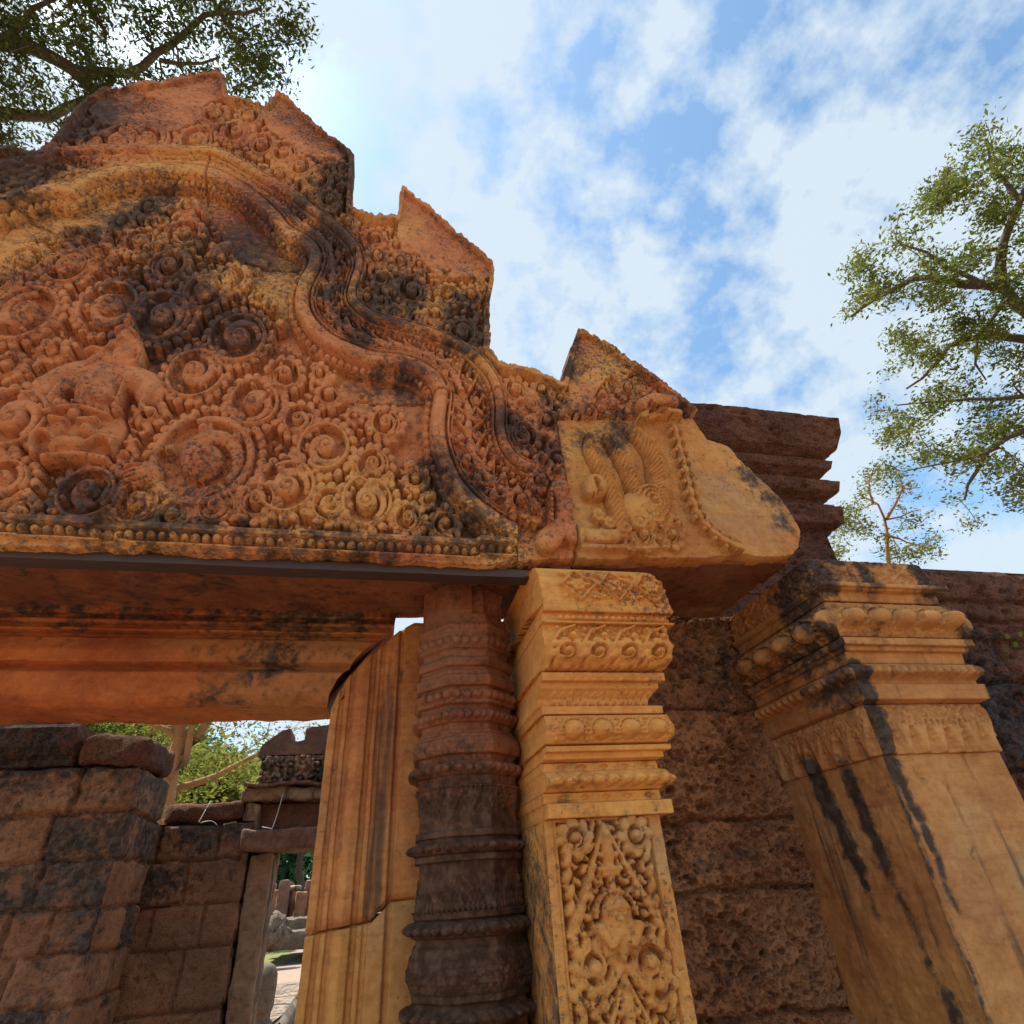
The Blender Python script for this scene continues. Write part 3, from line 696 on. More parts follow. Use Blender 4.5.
# the body of masonry behind the carved face
slab = [tuple(p) for p in resample(np.concatenate([PED, PED[:1]]), .05)[:-1]]
cen = np.array([AX, 4.0])
inset = []
pp = np.array(slab); pp[:, 1] = zr_(pp[:, 1]); area = .5 * np.sum(pp[:, 0] * np.roll(pp[:, 1], -1) - np.roll(pp[:, 0], -1) * pp[:, 1])
tg = np.roll(pp, -1, 0) - np.roll(pp, 1, 0); tg /= np.linalg.norm(tg, axis=1, keepdims=True) + 1e-9
nn = np.stack([-tg[:, 1], tg[:, 0]], 1) * (1 if area > 0 else -1)
rr_ = RNG.random((len(pp), 1)) * .006 + .004
pin = pp + nn * rr_
pin[:, 1] = np.maximum(pin[:, 1], 2.78)
link('masonry', prism('masonry', pin, 2.07, 2.34), S_PLAIN, ped, smooth=False)
low = pin[pin[:, 1] < 3.15]
def soffit(name, x0, x1, y0, y1, zf0, zf1, thick, mat, parent):
    f = HF(x0, x1, y0, y1, .012); f.h = (fbm(f.nx, f.nz, 20, 5) * .022).astype(np.float32); f.h -= (fbm(f.nx, f.nz, 50, 4) > .45) * .012
    f.stain = np.clip(fbm(f.nx, f.nz, 30, 4), 0, 1).astype(np.float32)
    me = f.to_mesh(name, lambda U, V, H: (U, V, zf0 + (zf1 - zf0) * (U - x0) / (x1 - x0) - H + 0 * U), None, skirt=-thick, it=0)
    return link(name, me, mat, parent)
def soffit_body(name, segs, yb, mat, parent):
    o = None
    V = []; Fc = []
    return o
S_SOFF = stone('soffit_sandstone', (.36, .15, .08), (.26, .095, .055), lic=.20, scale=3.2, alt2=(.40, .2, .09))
def base_block(name, x0, x1, z0a, z0b, ztop, y0, y1, mat):
    """bearing stone behind the carved face, underside uneven"""
    f = HF(x0, x1, y0, y1, .011); hh = fbm(f.nx, f.nz, 22, 5) * .016 - (fbm(f.nx, f.nz, 60, 3) > .42) * .008
    U, V = f.grid(); z0 = z0a + (z0b - z0a) * (U - x0) / (x1 - x0)
    nx, nz = f.nx, f.nz; i = np.arange(nx * nz).reshape(nx, nz)
    Vb = np.stack([U, V, z0 + hh], -1).reshape(-1, 3); Vt = np.stack([U, V, 0 * U + ztop], -1).reshape(-1, 3)
    Q = np.stack([i[:-1, :-1], i[:-1, 1:], i[1:, 1:], i[1:, :-1]], -1).reshape(-1, 4); n = nx * nz
    Qs = [Q, Q[:, ::-1] + n]
    for e in (i[0, :], i[:, -1], i[-1, ::-1], i[::-1, 0]):
        Qs.append(np.stack([e[:-1], e[:-1] + n, e[1:] + n, e[1:]], -1))
    return link(name, mesh_np(name, np.concatenate([Vb, Vt]), np.concatenate(Qs)), mat, ped)
S_SOFF_SHADE = stone('shaded_soffit_sandstone', (.34, .13, .06), (.22, .08, .042), lic=.28, scale=3.2)  # left soffit stone, with the shade under the pediment put into its colour
base_block('bearing_stone', XL + .01, ENDX - .015, 2.598, 2.640, 3.1, 2.055, 2.62, S_SOFF_SHADE)
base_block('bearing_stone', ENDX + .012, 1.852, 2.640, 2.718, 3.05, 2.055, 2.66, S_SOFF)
# --- figures carved almost free of the ground: each a part of its own
def figure(name, box, fn, res=.003, base=.03):
    a = PD(box[0], box[3]); b = PD(box[2], box[1])
    x0, x1 = min(a[0], b[0]) - .05, max(a[0], b[0]) + .05; f = HF(x0, x1, a[2] - .03, b[2] + .03, res)
    f.h[:] = -1; fn(f); mk = f.h > base - .005; f.h = np.where(mk, (f.h - .03) * .60 + .004, f.h)
    f.h += (fbm(f.nx, f.nz, 18, 4) * .004).astype(np.float32)
    o = link(name, f.to_mesh(name, TF, mk, skirt=.05, it=2), S_PINK, ped); o.parent = _ty   # carved in one with the tympanum
    return o
def E(f, x, y, r, top, ax=1.0, ang=0.0): p = PD(x, y + top * 70); f.dome(p[0], p[2], r, top, base=.02, ax=ax, ang=ang, p=2)
def T(f, pts, r0, r1, t0, t1=None):
    q = resample(smooth_path(np.array([px(p[0], p[1] + t0 * 70) for p in pts]), 2), .005); n = len(q); t1 = t0 if t1 is None else t1
    for k_, p in enumerate(q): t = k_ / (n - 1); f.dome(p[0], p[1], r0 + (r1 - r0) * t, t0 + (t1 - t0) * t, base=.02, p=2)
def rider(f):
    T(f, [(92, 362), (105, 352), (118, 360)], .03, .035, .10); T(f, [(118, 360), (135, 363), (148, 358)], .035, .022, .11)
    E(f, 128, 350, .058, .14, 1.25, 1.2); T(f, [(118, 344), (138, 343)], .036, .036, .14)
    T(f, [(117, 345), (107, 350), (98, 346), (90, 348)], .022, .014, .13, .11); T(f, [(139, 345), (146, 352), (142, 360)], .022, .018, .13)
    E(f, 130, 336, .045, .165, 1.1, 1.4); E(f, 129, 339, .012, .178); E(f, 126, 336, .007, .172); E(f, 133, 335, .007, .172); T(f, [(126, 341), (132, 341)], .005, .005, .168)
    T(f, [(122, 331), (131, 327), (140, 333)], .014, .014, .165); E(f, 132, 322, .026, .15); E(f, 133, 316, .014, .14)
def eleph(f):
    T(f, [(112, 372), (80, 369), (55, 376), (40, 390)], .085, .05, .10, .085); T(f, [(44, 382), (38, 396)], .045, .03, .09); T(f, [(62, 385), (52, 398)], .03, .025, .09)
    E(f, 100, 385, .085, .15, 1.2, -1.0); T(f, [(95, 385), (103, 398), (112, 394), (110, 388)], .035, .016, .16, .14); E(f, 95, 380, .01, .175); E(f, 111, 378, .05, .12, 1.5, -1.2)
    T(f, [(125, 372), (150, 378), (160, 392)], .06, .045, .11, .10); E(f, 150, 388, .05, .13, 1.2, -.6); T(f, [(150, 395), (143, 404), (150, 408)], .022, .014, .12)
    T(f, [(130, 376), (123, 395), (119, 405)], .010, .014, .12, .12)
    for k in range(5): E(f, 118 + (k % 2) * 3, 398 + k * 3, .016, .125)
def mask_(f):
    E(f, 82, 430, .125, .085, 1.25, 0.1); T(f, [(40, 452), (38, 436), (50, 428), (62, 438), (66, 446)], .016, .014, .15); T(f, [(118, 452), (117, 438), (106, 434), (92, 442), (84, 446)], .016, .014, .15)
    T(f, [(66, 441), (85, 441)], .042, .03, .185); E(f, 64, 428, .034, .16); E(f, 92, 428, .034, .16); E(f, 64, 427, .017, .175); E(f, 92, 427, .017, .175)
    T(f, [(58, 418), (72, 420)], .016, .014, .16); T(f, [(86, 420), (102, 419)], .014, .016, .16); E(f, 79, 412, .03, .15); T(f, [(48, 412), (80, 404), (112, 414)], .014, .014, .14)
    for k in range(9): E(f, 48 + k * 8, 409 - 7 * math.sin(k / 8 * 3.14), .014, .16)
    T(f, [(50, 456), (78, 452), (112, 458)], .018, .018, .14)
    for k in range(6): E(f, 56 + k * 9, 455, .009, .155)
def hand(f):
    E(f, 149, 470, .048, .13, 1.2, 0)
    for k in range(4): T(f, [(146, 464 + k * 4.0), (137, 463 + k * 4.3), (129, 465.5 + k * 4.4)], .0125, .010, .135, .12)
    T(f, [(150, 479), (142, 483), (137, 482)], .013, .010, .125)
figure('carved_rider', (85, 310, 155, 368), rider); figure('carved_elephant', (30, 358, 170, 415), eleph)
figure('carved_mask', (30, 396, 128, 465), mask_); figure('carved_hand', (122, 458, 160, 490), hand)

# ================================================================== steel bar
z0, z1 = 2.652, 2.612
def bar():
    lst = [rough_box('b', -3.2, .575, 2.012, 2.09, 2.556, 2.594, res=.05, amp=.0004, bev=.003)]
    me = boxes_mesh('support_bar', lst); o = link('support_bar', me, STEEL)
    return tag(o, 'long dark painted steel bar laid level under the pediment, above the doorway', 'support bar')
bar()

# ================================================================== moulded piers
def mould(name, x0, x1, yf, yb, prof, mat, parent, exL=1, exR=1, orn=None, res=.005, res_u=.005, caps=True, wear=.0015, stainf=None):
    """a pier section: profile [(out, z)] from bottom to top, swept round left, front and right faces with mitred corners"""
    rows = resample(np.array(prof, float), res); o = rows[:, 0]; z = rows[:, 1]; nr = len(rows)
    W = x1 - x0; Dp = yb - yf
    nF = int(W / res_u) + 1; nS = int(Dp / res_u) + 1
    sL = np.linspace(1, 0, nS); sF = np.linspace(0, 1, nF); sR = np.linspace(0, 1, nS)
    def samp(H_, u):
        if H_ is None: return np.zeros((len(u), nr), np.float32), np.zeros((len(u), nr), np.float32)
        i = np.clip(((u - H_.x0) / H_.res), 0, H_.nx - 1.001); j = np.clip(((z - H_.z0) / H_.res), 0, H_.nz - 1.001)
        i0 = i.astype(int); j0 = j.astype(int); fi = (i - i0)[:, None]; fj = (j - j0)[None]
        h_ = H_.h; g = lambda q: (q[i0][:, j0] * (1 - fi) + q[i0 + 1][:, j0] * fi) * (1 - fj) + (q[i0][:, j0 + 1] * (1 - fi) + q[i0 + 1][:, j0 + 1] * fi) * fj
        return g(h_), g(H_.stain)
    orn = orn or {}
    cols = []
    oo = o[None]; zz = z[None]
    d, st1 = samp(orn.get('L'), sL * Dp); d = d * np.minimum(1, np.minimum(sL, 1) * Dp / .006)[:, None]
    yy = yf - oo * 1.0 + sL[:, None] * (yb - yf + oo)
    cols.append(np.stack([x0 - oo * exL - d, yy + 0 * d, zz + 0 * d], -1))
    d, st2 = samp(orn.get('F'), sF * W); d = d * np.minimum(1, np.minimum(sF, 1 - sF) * W / .006)[:, None]
    xx = (x0 - oo * exL) + sF[:, None] * (W + oo * (exL + exR))
    cols.append(np.stack([xx + 0 * d, yf - oo - d, zz + 0 * d], -1))
    d, st3 = samp(orn.get('R'), sR * Dp); d = d * np.minimum(1, sR * Dp / .006)[:, None]
    yy = yf - oo + sR[:, None] * (yb - yf + oo)
    cols.append(np.stack([x1 + oo * exR + d, yy + 0 * d, zz + 0 * d], -1))
    G = np.concatenate(cols); st = np.concatenate([st1, st2, st3]); nc = G.shape[0]
    G = G + wear * np.stack([fbm(nc, nr, 9, 3)] * 3, -1) * np.array([1, 1, .6])
    i = np.arange(nc * nr).reshape(nc, nr); Q = np.stack([i[:-1, :-1], i[1:, :-1], i[1:, 1:], i[:-1, 1:]], -1).reshape(-1, 4)
    # back face closes the block
    b = np.stack([i[-1, :-1], i[0, :-1], i[0, 1:], i[-1, 1:]], -1); Q = np.concatenate([Q, b])
    V = G.reshape(-1, 3); st = st.ravel()
    if caps:
        for row, flip in ((0, 1), (nr - 1, 0)):
            ring = i[:, row]; L_ = i[:nS, row]; Rr = i[nS + nF:, row][::-1]
            n = nS
            q = np.stack([L_[:-1], L_[1:], Rr[1:] if False else np.roll(Rr, 0)[1:], Rr[:-1]], -1)
            Q = np.concatenate([Q, q[:, ::-1] if flip else q])
    me = mesh_np(name, V, Q, {'stain': st})
    return link(name, me, mat, parent)
def zpx(x, y, D): return float(P(x, y, D)[2])

# ---------------- carved pilaster right of the door
PX0, PX1, PYF, PYB = float(P(541, 760, 2.03)[0]), float(P(661, 815, 2.03)[0]), 2.03, 2.60
PX0 = .535; PX1 = .945
Wp = PX1 - PX0
pil = empty('carved_pilaster', ((PX0 + PX1) / 2, 2.2, 0), 'golden ochre carved pilaster with lotus capital, between the dark ringed post and the pitted wall', 'pilaster')
zc = zpx(600, 817, 2.0)     # foot of the capital
fp = HF(0, Wp, 0, 2.7, .0035)
U, V = fp.grid()
pm0, pm1 = .040, Wp - .045
panel = (U > pm0) & (U < pm1) & (V < zc - .006)
fp.h[panel] = -.040
fr = panel & ((U < pm0 + .008) | (U > pm1 - .008)); fp.h[fr] = -.014
# panel carving: axis of lozenges with kneeling busts, candelabra and big side curls
cx = (pm0 + pm1) / 2; T0 = zc - .03
def rep(zc0):
    k = .001
    # candelabrum finial
    fp.leaf(cx, zc0 - .035, .085, .024, math.pi / 2, .03); fp.dome(cx, zc0 + .005, .014, .034); fp.tube([(cx - .035, zc0 - .095), (cx + .035, zc0 - .095)], .010, .010, .03); fp.tube([(cx - .022, zc0 - .108), (cx + .022, zc0 - .108)], .009, .009, .028)
    fp.tube([(cx, zc0 - .10), (cx, zc0 - .15)], .015, .012, .025)
    for sg in (-1, 1):
        fp.curl(cx + sg * .026, zc0 - .055, .02, 1.57, sg, .03)
        fp.tube([(cx, zc0 + .03), (cx + sg * .065, zc0 - .10), (cx + sg * .135, zc0 - .22), (cx + sg * .15, zc0 - .26)], .008, .009, .02)
        for q in range(7):
            t = q / 7; fp.leaf(cx + sg * (.055 + .09 * t), zc0 - .09 - t * .18, .03, .012, .9 * sg + 1.57, .03)
        # crown leaves and side scroll
        for q, (a, b, r) in enumerate(((.045, -.13, .022), (.075, -.165, .024), (.06, -.20, .02), (.092, -.215, .024), (.11, -.255, .022), (.075, -.24, .014))):
            fp.curl(cx + sg * a, zc0 + b, r, 1.2, -sg, .03)
        fp.volute(cx + sg * .085, zc0 - .335, .052, 0, sg, .036)
        fp.tube([(cx, zc0 - .33), (cx + sg * .05, zc0 - .385), (cx + sg * .11, zc0 - .385)], .013, .010, .03)
        fp.volute(cx + sg * .105, zc0 - .005, .040, 0, -sg, .034)
        for q in range(6): fp.leaf(cx + sg * (.135 + .004 * (q % 2)), zc0 - .06 - q * .042, .036, .013, 1.2, .028)
    # bust with folded arms framed by a pearl halo
    hz = zc0 - .215
    for q in range(15):
        a = math.pi * (q / 14) ; fp.dome(cx + .066 * math.cos(a), hz + .062 * math.sin(a), .008, .034)
    fp.dome(cx, hz + .005, .052, .052, base=.0); fp.dome(cx, hz - .045, .062, .045, base=0, ax=1.12)
    for sg in (-1, 1):
        fp.dome(cx + sg * .016, hz + .002, .008, .060); fp.tube([(cx + sg * .006, hz + .022), (cx + sg * .032, hz + .018)], .007, .005, .060)
        fp.tube([(cx + sg * .062, hz - .03), (cx + sg * .035, hz - .07), (cx - sg * .002, hz - .035)], .017, .012, .05, .062)
    fp.dome(cx, hz - .010, .010, .068); fp.tube([(cx, hz - .04), (cx, hz - .085), (cx, hz - .105)], .026, .010, .058, .045)
    fp.tube([(cx - .012, hz - .022), (cx + .012, hz - .022)], .005, .005, .060)
zk = T0 - .02
while zk > .15:
    rep(zk); zk -= .385
fp.fill(panel & (fp.h < -.03) & (U > pm0 + .012) & (U < pm1 - .012), ((.017, 2600), (.012, 6000), (.0085, 9000)), .014)
fp.h[panel] = np.minimum(fp.h[panel] - .004, .062)
# vertical grooves on the plain margins
fp.h[(U > pm0 - .012) & (U < pm0 - .006) & (V < zc)] -= .005
shaftprof = [(0, 0.0), (0, zc)]
fpl = HF(0, PYB - PYF, 0, 2.7, .008); fpl.stain = np.clip(.35 + fbm(fpl.nx, fpl.nz, 60, 4) * .6, 0, .6).astype(np.float32)
fpl.h = (fbm(fpl.nx, fpl.nz, 30, 4) * .008).astype(np.float32)
S_SHAFT = stone('shaft_sandstone', (.82, .41, .115), (.68, .30, .085), mott=.05, lic=.09, scale=3.0, alt2=(.58, .37, .18))
mould('shaft', PX0, PX1, PYF, PYB, shaftprof, S_SHAFT, pil, exL=0, orn={'F': fp, 'L': fpl}, res=.0045, res_u=.0035)
# capital mouldings, read off the photograph from bottom to top: (out, y pixel at x=600)
def zy(y, o=0.03): return zpx(600, y, PYF - o)
_cy = [569, 600, 612, 650, 672, 690, 714, 742, 760, 780, 800, 817]; _co = [.10, .135, .145, .115, .09, .06, .085, .07, .06, .055, .045, .04]
fc = HF(-.1, Wp + .1, 1.6, 2.75, .0032); Uc, Vc = fc.grid()
def row_fill(f, za, zb_, u0, u1, kind, n, top):
    zm = (za + zb_) / 2; hh = (zb_ - za) / 2; step = (u1 - u0) / n
    for k in range(n):
        u = u0 + (k + .5) * step
        if kind == 'bead': f.dome(u, zm, min(step * .48, hh), top)
        elif kind == 'bulb':
            f.dome(u, zm - hh * .1, min(step * .36, hh * .90), top * 1.15, base=.0, p=2.2)
            for q in range(13):
                a = -.35 + (math.pi + .7) * q / 12; f.dome(u + step * .43 * math.cos(a), zm - hh * .1 + min(hh * .95, step * .43) * math.sin(a), .0065, top * .5)
            for q in range(5): f.dome(u + step * .5, za + (q + .5) * 2 * hh / 5, .006, top * .35)
        elif kind == 'rope': rq = min(step * .44, hh * .92); f.dome(u, zm, rq, top, base=.0, ax=max(1.0, hh * .9 / rq), ang=1.25, p=2.2); f.pit(u + step * .08, zm - hh * .1, rq * .3, top * .25)
        elif kind == 'dia':
            w = f.win(u, zm, step)
            if w: a, b, X, Z = w; m_ = (np.abs(X) / (step * .22) + np.abs(Z) / (hh * .75)) < 1; f.h[a, b][m_] -= .012
            for q in (-.42, -.32, .32, .42): f.tube([(u + q * step, zm - hh * .4), (u + q * step, zm + hh * .4)], .0022, .0022, .005)
        elif kind == 'arch':
            f.tube([(u - step * .42, za), (u - step * .25, zm + hh * .4), (u, zb_ - .002), (u + step * .25, zm + hh * .4), (u + step * .42, za)], .0042, .0042, top); f.leaf(u, zm - hh * .2, hh * 1.2, .006, 1.57, top)
        elif kind == 'lotus':
            f.tube([(u - step * .55, za), (u - step * .5, zm), (u - step * .18, zb_ - hh * .35), (u + step * .3, zb_ - .004)], .007, .005, top * .8)
            f.volute(u + step * .02, za + hh * .62, hh * .46, 0, 1, top * 1.1); f.curl(u + step * .22, zb_ - hh * .55, hh * .32, 1, -1, top)
            f.curl(u - step * .12, zb_ - hh * .35, hh * .22, 1, 1, top * .9); f.leaf(u + step * .36, zm - hh * .2, hh * .7, hh * .14, 1.57, top * .9); f.curl(u + step * .40, za + hh * .35, hh * .2, 1, 1, top)
        elif kind == 'lozenge':
            w = step * .46; a = [(u - w, zm), (u, zm + hh * .82), (u + w, zm), (u, zm - hh * .82), (u - w, zm)]
            for p_, q_ in zip(a[:-1], a[1:]): f.tube([p_, q_], .005, .005, top)
            f.flower(u, zm, hh * .38, top, 6)
            for q in range(8): aa = q * math.pi / 4; f.dome(u + w * .62 * math.cos(aa), zm + hh * .5 * math.sin(aa), .0062, top * .9)
            for sx in (-1, 1):
                for sz in (-1, 1): f.curl(u + sx * w * .82, zm + sz * hh * .66, hh * .2, 0, sx * sz, top * .85)
Y_ = dict(c0=817, c1=802, c2=800, c3=790, c4=789, c5=770, c6=768, c7=760, c8=757, c9=745, c10=742, c11=714, c12=712, c13=705, c14=703, c15=691, c16=688, c17=680, c18=677, c19=672, c20=669, c21=624, c22=622, c23=612, c24=610, c25=569)
zq = {k: zy(v, float(np.interp(v, _cy, _co))) for k, v in Y_.items()}
S = [(.0, zq['c0'] - .001), (.030, zq['c0']), (.030, zq['c1']), (.006, zq['c2']), (.006, zq['c3']), (.022, zq['c4'])]
parts_c = [
    ('fillet', [(.0, zc + .0005), (.038, zc + .001), (.038, zq['c1']), (.012, zq['c2']), (.012, zq['c3']), (.0, zq['c3'] + .0002)]),
    ('rope_moulding', [(0, zq['c3'] + .001), (.025, zq['c4']), (.048, (zq['c4'] * .7 + zq['c5'] * .3)), (.056, (zq['c4'] + zq['c5']) / 2), (.050, zq['c4'] * .3 + zq['c5'] * .7), (.036, zq['c5']), (.018, zq['c6']), (.018, zq['c7']), (0, zq['c7'] + .0002)]),
    ('stepped_fillet', [(0, zq['c7'] + .001), (.040, zq['c8']), (.040, (zq['c8'] + zq['c9']) / 2), (.062, (zq['c8'] + zq['c9']) / 2 + .002), (.064, zq['c9']), (0, zq['c9'] + .0003)]),
    ('bulb_moulding', [(0, zq['c9'] + .001), (.058, zq['c10']), (.074, zq['c10'] * .72 + zq['c11'] * .28), (.078, zq['c10'] * .35 + zq['c11'] * .65), (.070, zq['c11']), (0, zq['c11'] + .0003)]),
    ('cavetto', [(0, zq['c11'] + .001), (.062, zq['c12']), (.062, zq['c13']), (.022, zq['c14']), (.028, (zq['c14'] + zq['c15']) / 2), (.048, zq['c15']), (.062, zq['c16']), (.062, zq['c17'] - .006), (.084, zq['c17'] - .004), (.086, zq['c19']), (0, zq['c19'] + .0003)]),
    ('lotus_capital', [(0, zq['c19'] + .001), (.075, zq['c20']), (.108, zq['c20'] * .8 + zq['c21'] * .2), (.122, zq['c20'] * .5 + zq['c21'] * .5), (.118, zq['c20'] * .2 + zq['c21'] * .8), (.120, zq['c21'] - .002), (.142, zq['c21']), (.144, zq['c22']), (.124, zq['c22'] + .001), (.124, zq['c23']), (.146, zq['c23'] + .001), (.148, zq['c24']), (.146, zq['c24'] + .02)]),
    ('abacus', [(.0, zq['c24'] + .0202), (.144, zq['c24'] + .021), (.134, zq['c24'] * .4 + zq['c25'] * .6), (.108, zq['c25'] - .016), (.09, zq['c25'] - .002), (0, zq['c25'])])]
u0, u1 = .03, Wp - .005
row_fill(fc, zq['c2'] + .002, zq['c3'] - .002, u0, u1, 'dia', 5, .008)
row_fill(fc, zq['c4'] + .004, zq['c5'] - .004, u0 - .02, u1, 'rope', 9, .026)
row_fill(fc, zq['c6'] + .001, zq['c7'] - .001, u0, u1, 'dia', 5, .008)
row_fill(fc, zq['c10'] + .002, zq['c11'] - .002, u0 + .01, u1, 'bulb', 4, .036)
row_fill(fc, zq['c14'], zq['c15'], u0 + .01, u1, 'arch', 13, .012)
row_fill(fc, zq['c17'], zq['c19'], u0 + .02, u1, 'bead', 12, .007)
row_fill(fc, zq['c20'] + .003, zq['c21'] - .003, u0 - .01, u1 + .005, 'lotus', 4, .034)
row_fill(fc, zq['c22'] + .001, zq['c23'] - .001, u0 + .015, u1, 'bead', 17, .016)
row_fill(fc, zq['c24'] + .026, zq['c25'] - .014, u0 + .03, u1 + .02, 'lozenge', 3, .021)
for a_, b_, k in (('c10', 'c11', .010), ('c20', 'c21', .018)):
    mk = (Vc > zq[a_] + .004) & (Vc < zq[b_] - .004) & (fc.h < .001) & (Uc > u0 + (.03 if a_ == 'c24' else 0)) & (Uc < u1)
    if a_ == 'c24': mk &= (Vc > zq['c24'] + .026) & (Vc < zq['c25'] - .012)
    fc.fill(mk, ((.010, 1200), (.007, 2500), (.0055, 2500)), k)
# the left third of the capital is left as plain dressed stone
blob(fc, [(600, 580)], r=.001, v=.0)
fc.stain = np.clip(((Uc > .1) & (Vc > zq['c23'])).astype(np.float32) * .22 + ((Vc < zq['c7']) * .22), 0, 1).astype(np.float32)
fs = HF(0, PYB - PYF, 1.6, 2.75, .0035)
for a_, b_, kd, n_, tp in (('c4', 'c5', 'rope', 12, .018), ('c10', 'c11', 'bulb', 5, .03), ('c20', 'c21', 'lotus', 5, .02), ('c22', 'c23', 'bead', 18, .014)):
    row_fill(fs, zq[a_] + .003, zq[b_] - .003, .0, PYB - PYF, kd, n_, tp)
pc = {}
for nm, pr in parts_c:
    pc[nm] = mould(nm, PX0, PX1, PYF, PYB, pr, S_OCHRE, pil, exL=-.2, orn={'F': fc, 'R': fs}, res=.0032, res_u=.0032)

for nm, o in pc.items():
    if nm != 'lotus_capital': o.parent = pc['lotus_capital']
# ---------------- ringed octagonal post (colonnette)
CXc, CYc, CR = .338, 2.435, .197
col = empty('ringed_post', (CXc, CYc, 0), 'dark weathered octagonal sandstone post with carved rings, left of the ochre pilaster', 'post')
fz = lambda y: zpx(456, y, CYc - CR)
Lc = 2 * math.pi * CR
fo = HF(0, Lc, 0, 2.72, .0034)
oc = [(0, 2.655)]
def prc(y, dr): return (dr, fz(y))
seq = []
def a1(Y): return 560 + Y / 4.45
def a2(Y): return 780 + Y / 4.2
raw = [(a1(100), .0), (a1(215), .0), (a1(222), -.006), (a1(235), -.006), (a1(262), .0), (a1(285), .014), (a1(300), .016), (a1(312), .018), (a1(322), .010), (a1(330), .006), (a1(372), .008), (a1(377), .016), (a1(384), .014), (a1(392), -.004), (a1(405), -.010), (a1(418), -.006), (a1(432), .012), (a1(450), .017), (a1(464), .010), (a1(468), -.004), (a1(478), -.006), (a1(484), .004), (a1(500), .006),
       (a1(508), .018), (a1(532), .026), (a1(553), .020), (a1(558), .0), (a1(568), .0), (a1(573), .010), (a1(616), .012), (a1(620), .018), (a1(632), .016), (a1(640), -.004), (a1(655), -.006), (a1(664), .010), (a1(690), .018), (a1(714), .010), (a1(720), -.006), (a1(745), -.010), (a1(752), .0), (a1(765), .002), (a1(770), .012), (a1(782), .014), (a1(790), .024), (a1(825), .030), (a1(858), .024), (a1(864), .004), (a1(885), -.004), (a1(896), .010), (a1(925), .026), (a1(950), .016), (a1(955), .002), (a1(975), -.004),
       (a2(0), .0), (a2(26), .0), (a2(28), -.010), (a2(205), -.010), (a2(208), .008), (a2(235), .008), (a2(238), -.006), (a2(252), -.002), (a2(262), .016), (a2(280), .024), (a2(302), .014), (a2(306), -.002), (a2(312), .008), (a2(338), .008), (a2(342), -.012), (a2(552), -.012), (a2(556), .008), (a2(584), .008), (a2(588), -.006), (a2(602), .010), (a2(632), .026), (a2(664), .014), (a2(672), -.006), (a2(700), -.004), (a2(716), .006), (a2(740), .010), (a2(758), .014), (a2(800), .022), (a2(862), .026), (a2(872), .018), (a2(915), .004), (a2(920), .008), (a2(945), .006), (a2(955), -.008), (a2(975), -.006), (a2(988), .012), (a2(1015), .026), (a2(1045), .014), (a2(1055), -.006)]
low_ = [(1.09, -.004), (1.08, .006), (1.05, .024), (1.02, .026), (.99, .008), (.98, .012), (.95, .006), (.94, -.008), (.92, .012), (.90, .024), (.88, .012), (.87, -.008), (.86, .008), (.84, .008), (.838, -.012), (.70, -.012), (.698, .008), (.67, .008), (.66, -.006), (.64, .024), (.62, -.006), (.60, .008), (.598, -.012), (.45, -.012), (.44, .010), (.40, .02), (.36, .02), (.34, .0), (.30, .02), (.02, .03)]
prof = [(d_ * .9 - .004, fz(y)) for y, d_ in raw] + [(d_ * .9 - .004, z_) for z_, d_ in low_]
prof = prof[::-1]
def beadrow(ya, yb_, n, top, kd='bead', f2=a1):
    za, zb_ = fz(f2(yb_)), fz(f2(ya)); row_fill(fo, za, zb_, 0, Lc, kd, n, top)
beadrow(270, 300, 60, .006); beadrow(330, 372, 32, .017); beadrow(575, 616, 32, .019, 'bead'); beadrow(665, 714, 44, .018, 'rope'); beadrow(898, 950, 34, .022, 'rope')
beadrow(262, 302, 34, .022, 'rope', a2); beadrow(602, 664, 34, .024, 'rope', a2); beadrow(988, 1044, 34, .024, 'rope', a2); beadrow(760, 792, 60, .005, 'arch', a2); beadrow(876, 912, 50, .005, 'arch', a2)
mk = np.zeros(fo.h.shape, bool); Uo, Vo = fo.grid(); mk |= (Vo > fz(a2(860))) & (Vo < fz(a2(802))); fo.fill(mk, ((.012, 2000), (.009, 4000), (.006, 4000)), .008)
def pendants(ya, yb_, up, f2):
    za, zb_ = fz(f2(yb_)), fz(f2(ya)); n = 17; st_ = Lc / n
    for k in range(n):
        u = (k + .5) * st_
        for lv in range(4):
            t = lv / 3.4; zz_ = (za + (zb_ - za) * t) if up else (zb_ - (zb_ - za) * t); m_ = 4 - lv
            for q in range(m_): fo.dome(u + (q - (m_ - 1) / 2) * st_ * .24, zz_ + (zb_ - za) * (.12 if up else -.12), st_ * .13, .008 + .002 * (3 - lv), ax=1.5, ang=1.57)
pendants(30, 105, False, a2); pendants(430, 552, True, a2)
# chipped corner at the head, and the black film of lichen on the lower half
fo.stain = (np.clip((fz(745) - Vo) * 2.2 + .15, 0, .62) * np.clip(1.5 - np.abs(Uo - Lc * .40) * 2.6, .15, 1)).astype(np.float32)
fo.stain = (fo.stain * (Vo > 1.05)).astype(np.float32)
rows = resample(np.array(prof), .0034); nr = len(rows); nth = 400
th = np.arange(nth) / nth * 2 * math.pi
rot = math.radians(-90 + 3)
seg = math.pi / 4
# facet edges turned so that one faces a little left of the viewer, as in the photograph
def octr(t): a = (t + math.pi / 8) % seg - seg / 2; return 1.0 / np.cos(a) * math.cos(seg / 2) * 1.04
t_off = math.radians(3)
R0 = CR * octr(th + t_off)
iu = (th / (2 * math.pi) * (fo.nx - 1)).astype(int); jz = np.clip(((rows[:, 1] - fo.z0) / fo.res), 0, fo.nz - 1).astype(int)
orn = fo.h[iu][:, jz]; stc = fo.stain[iu][:, jz]
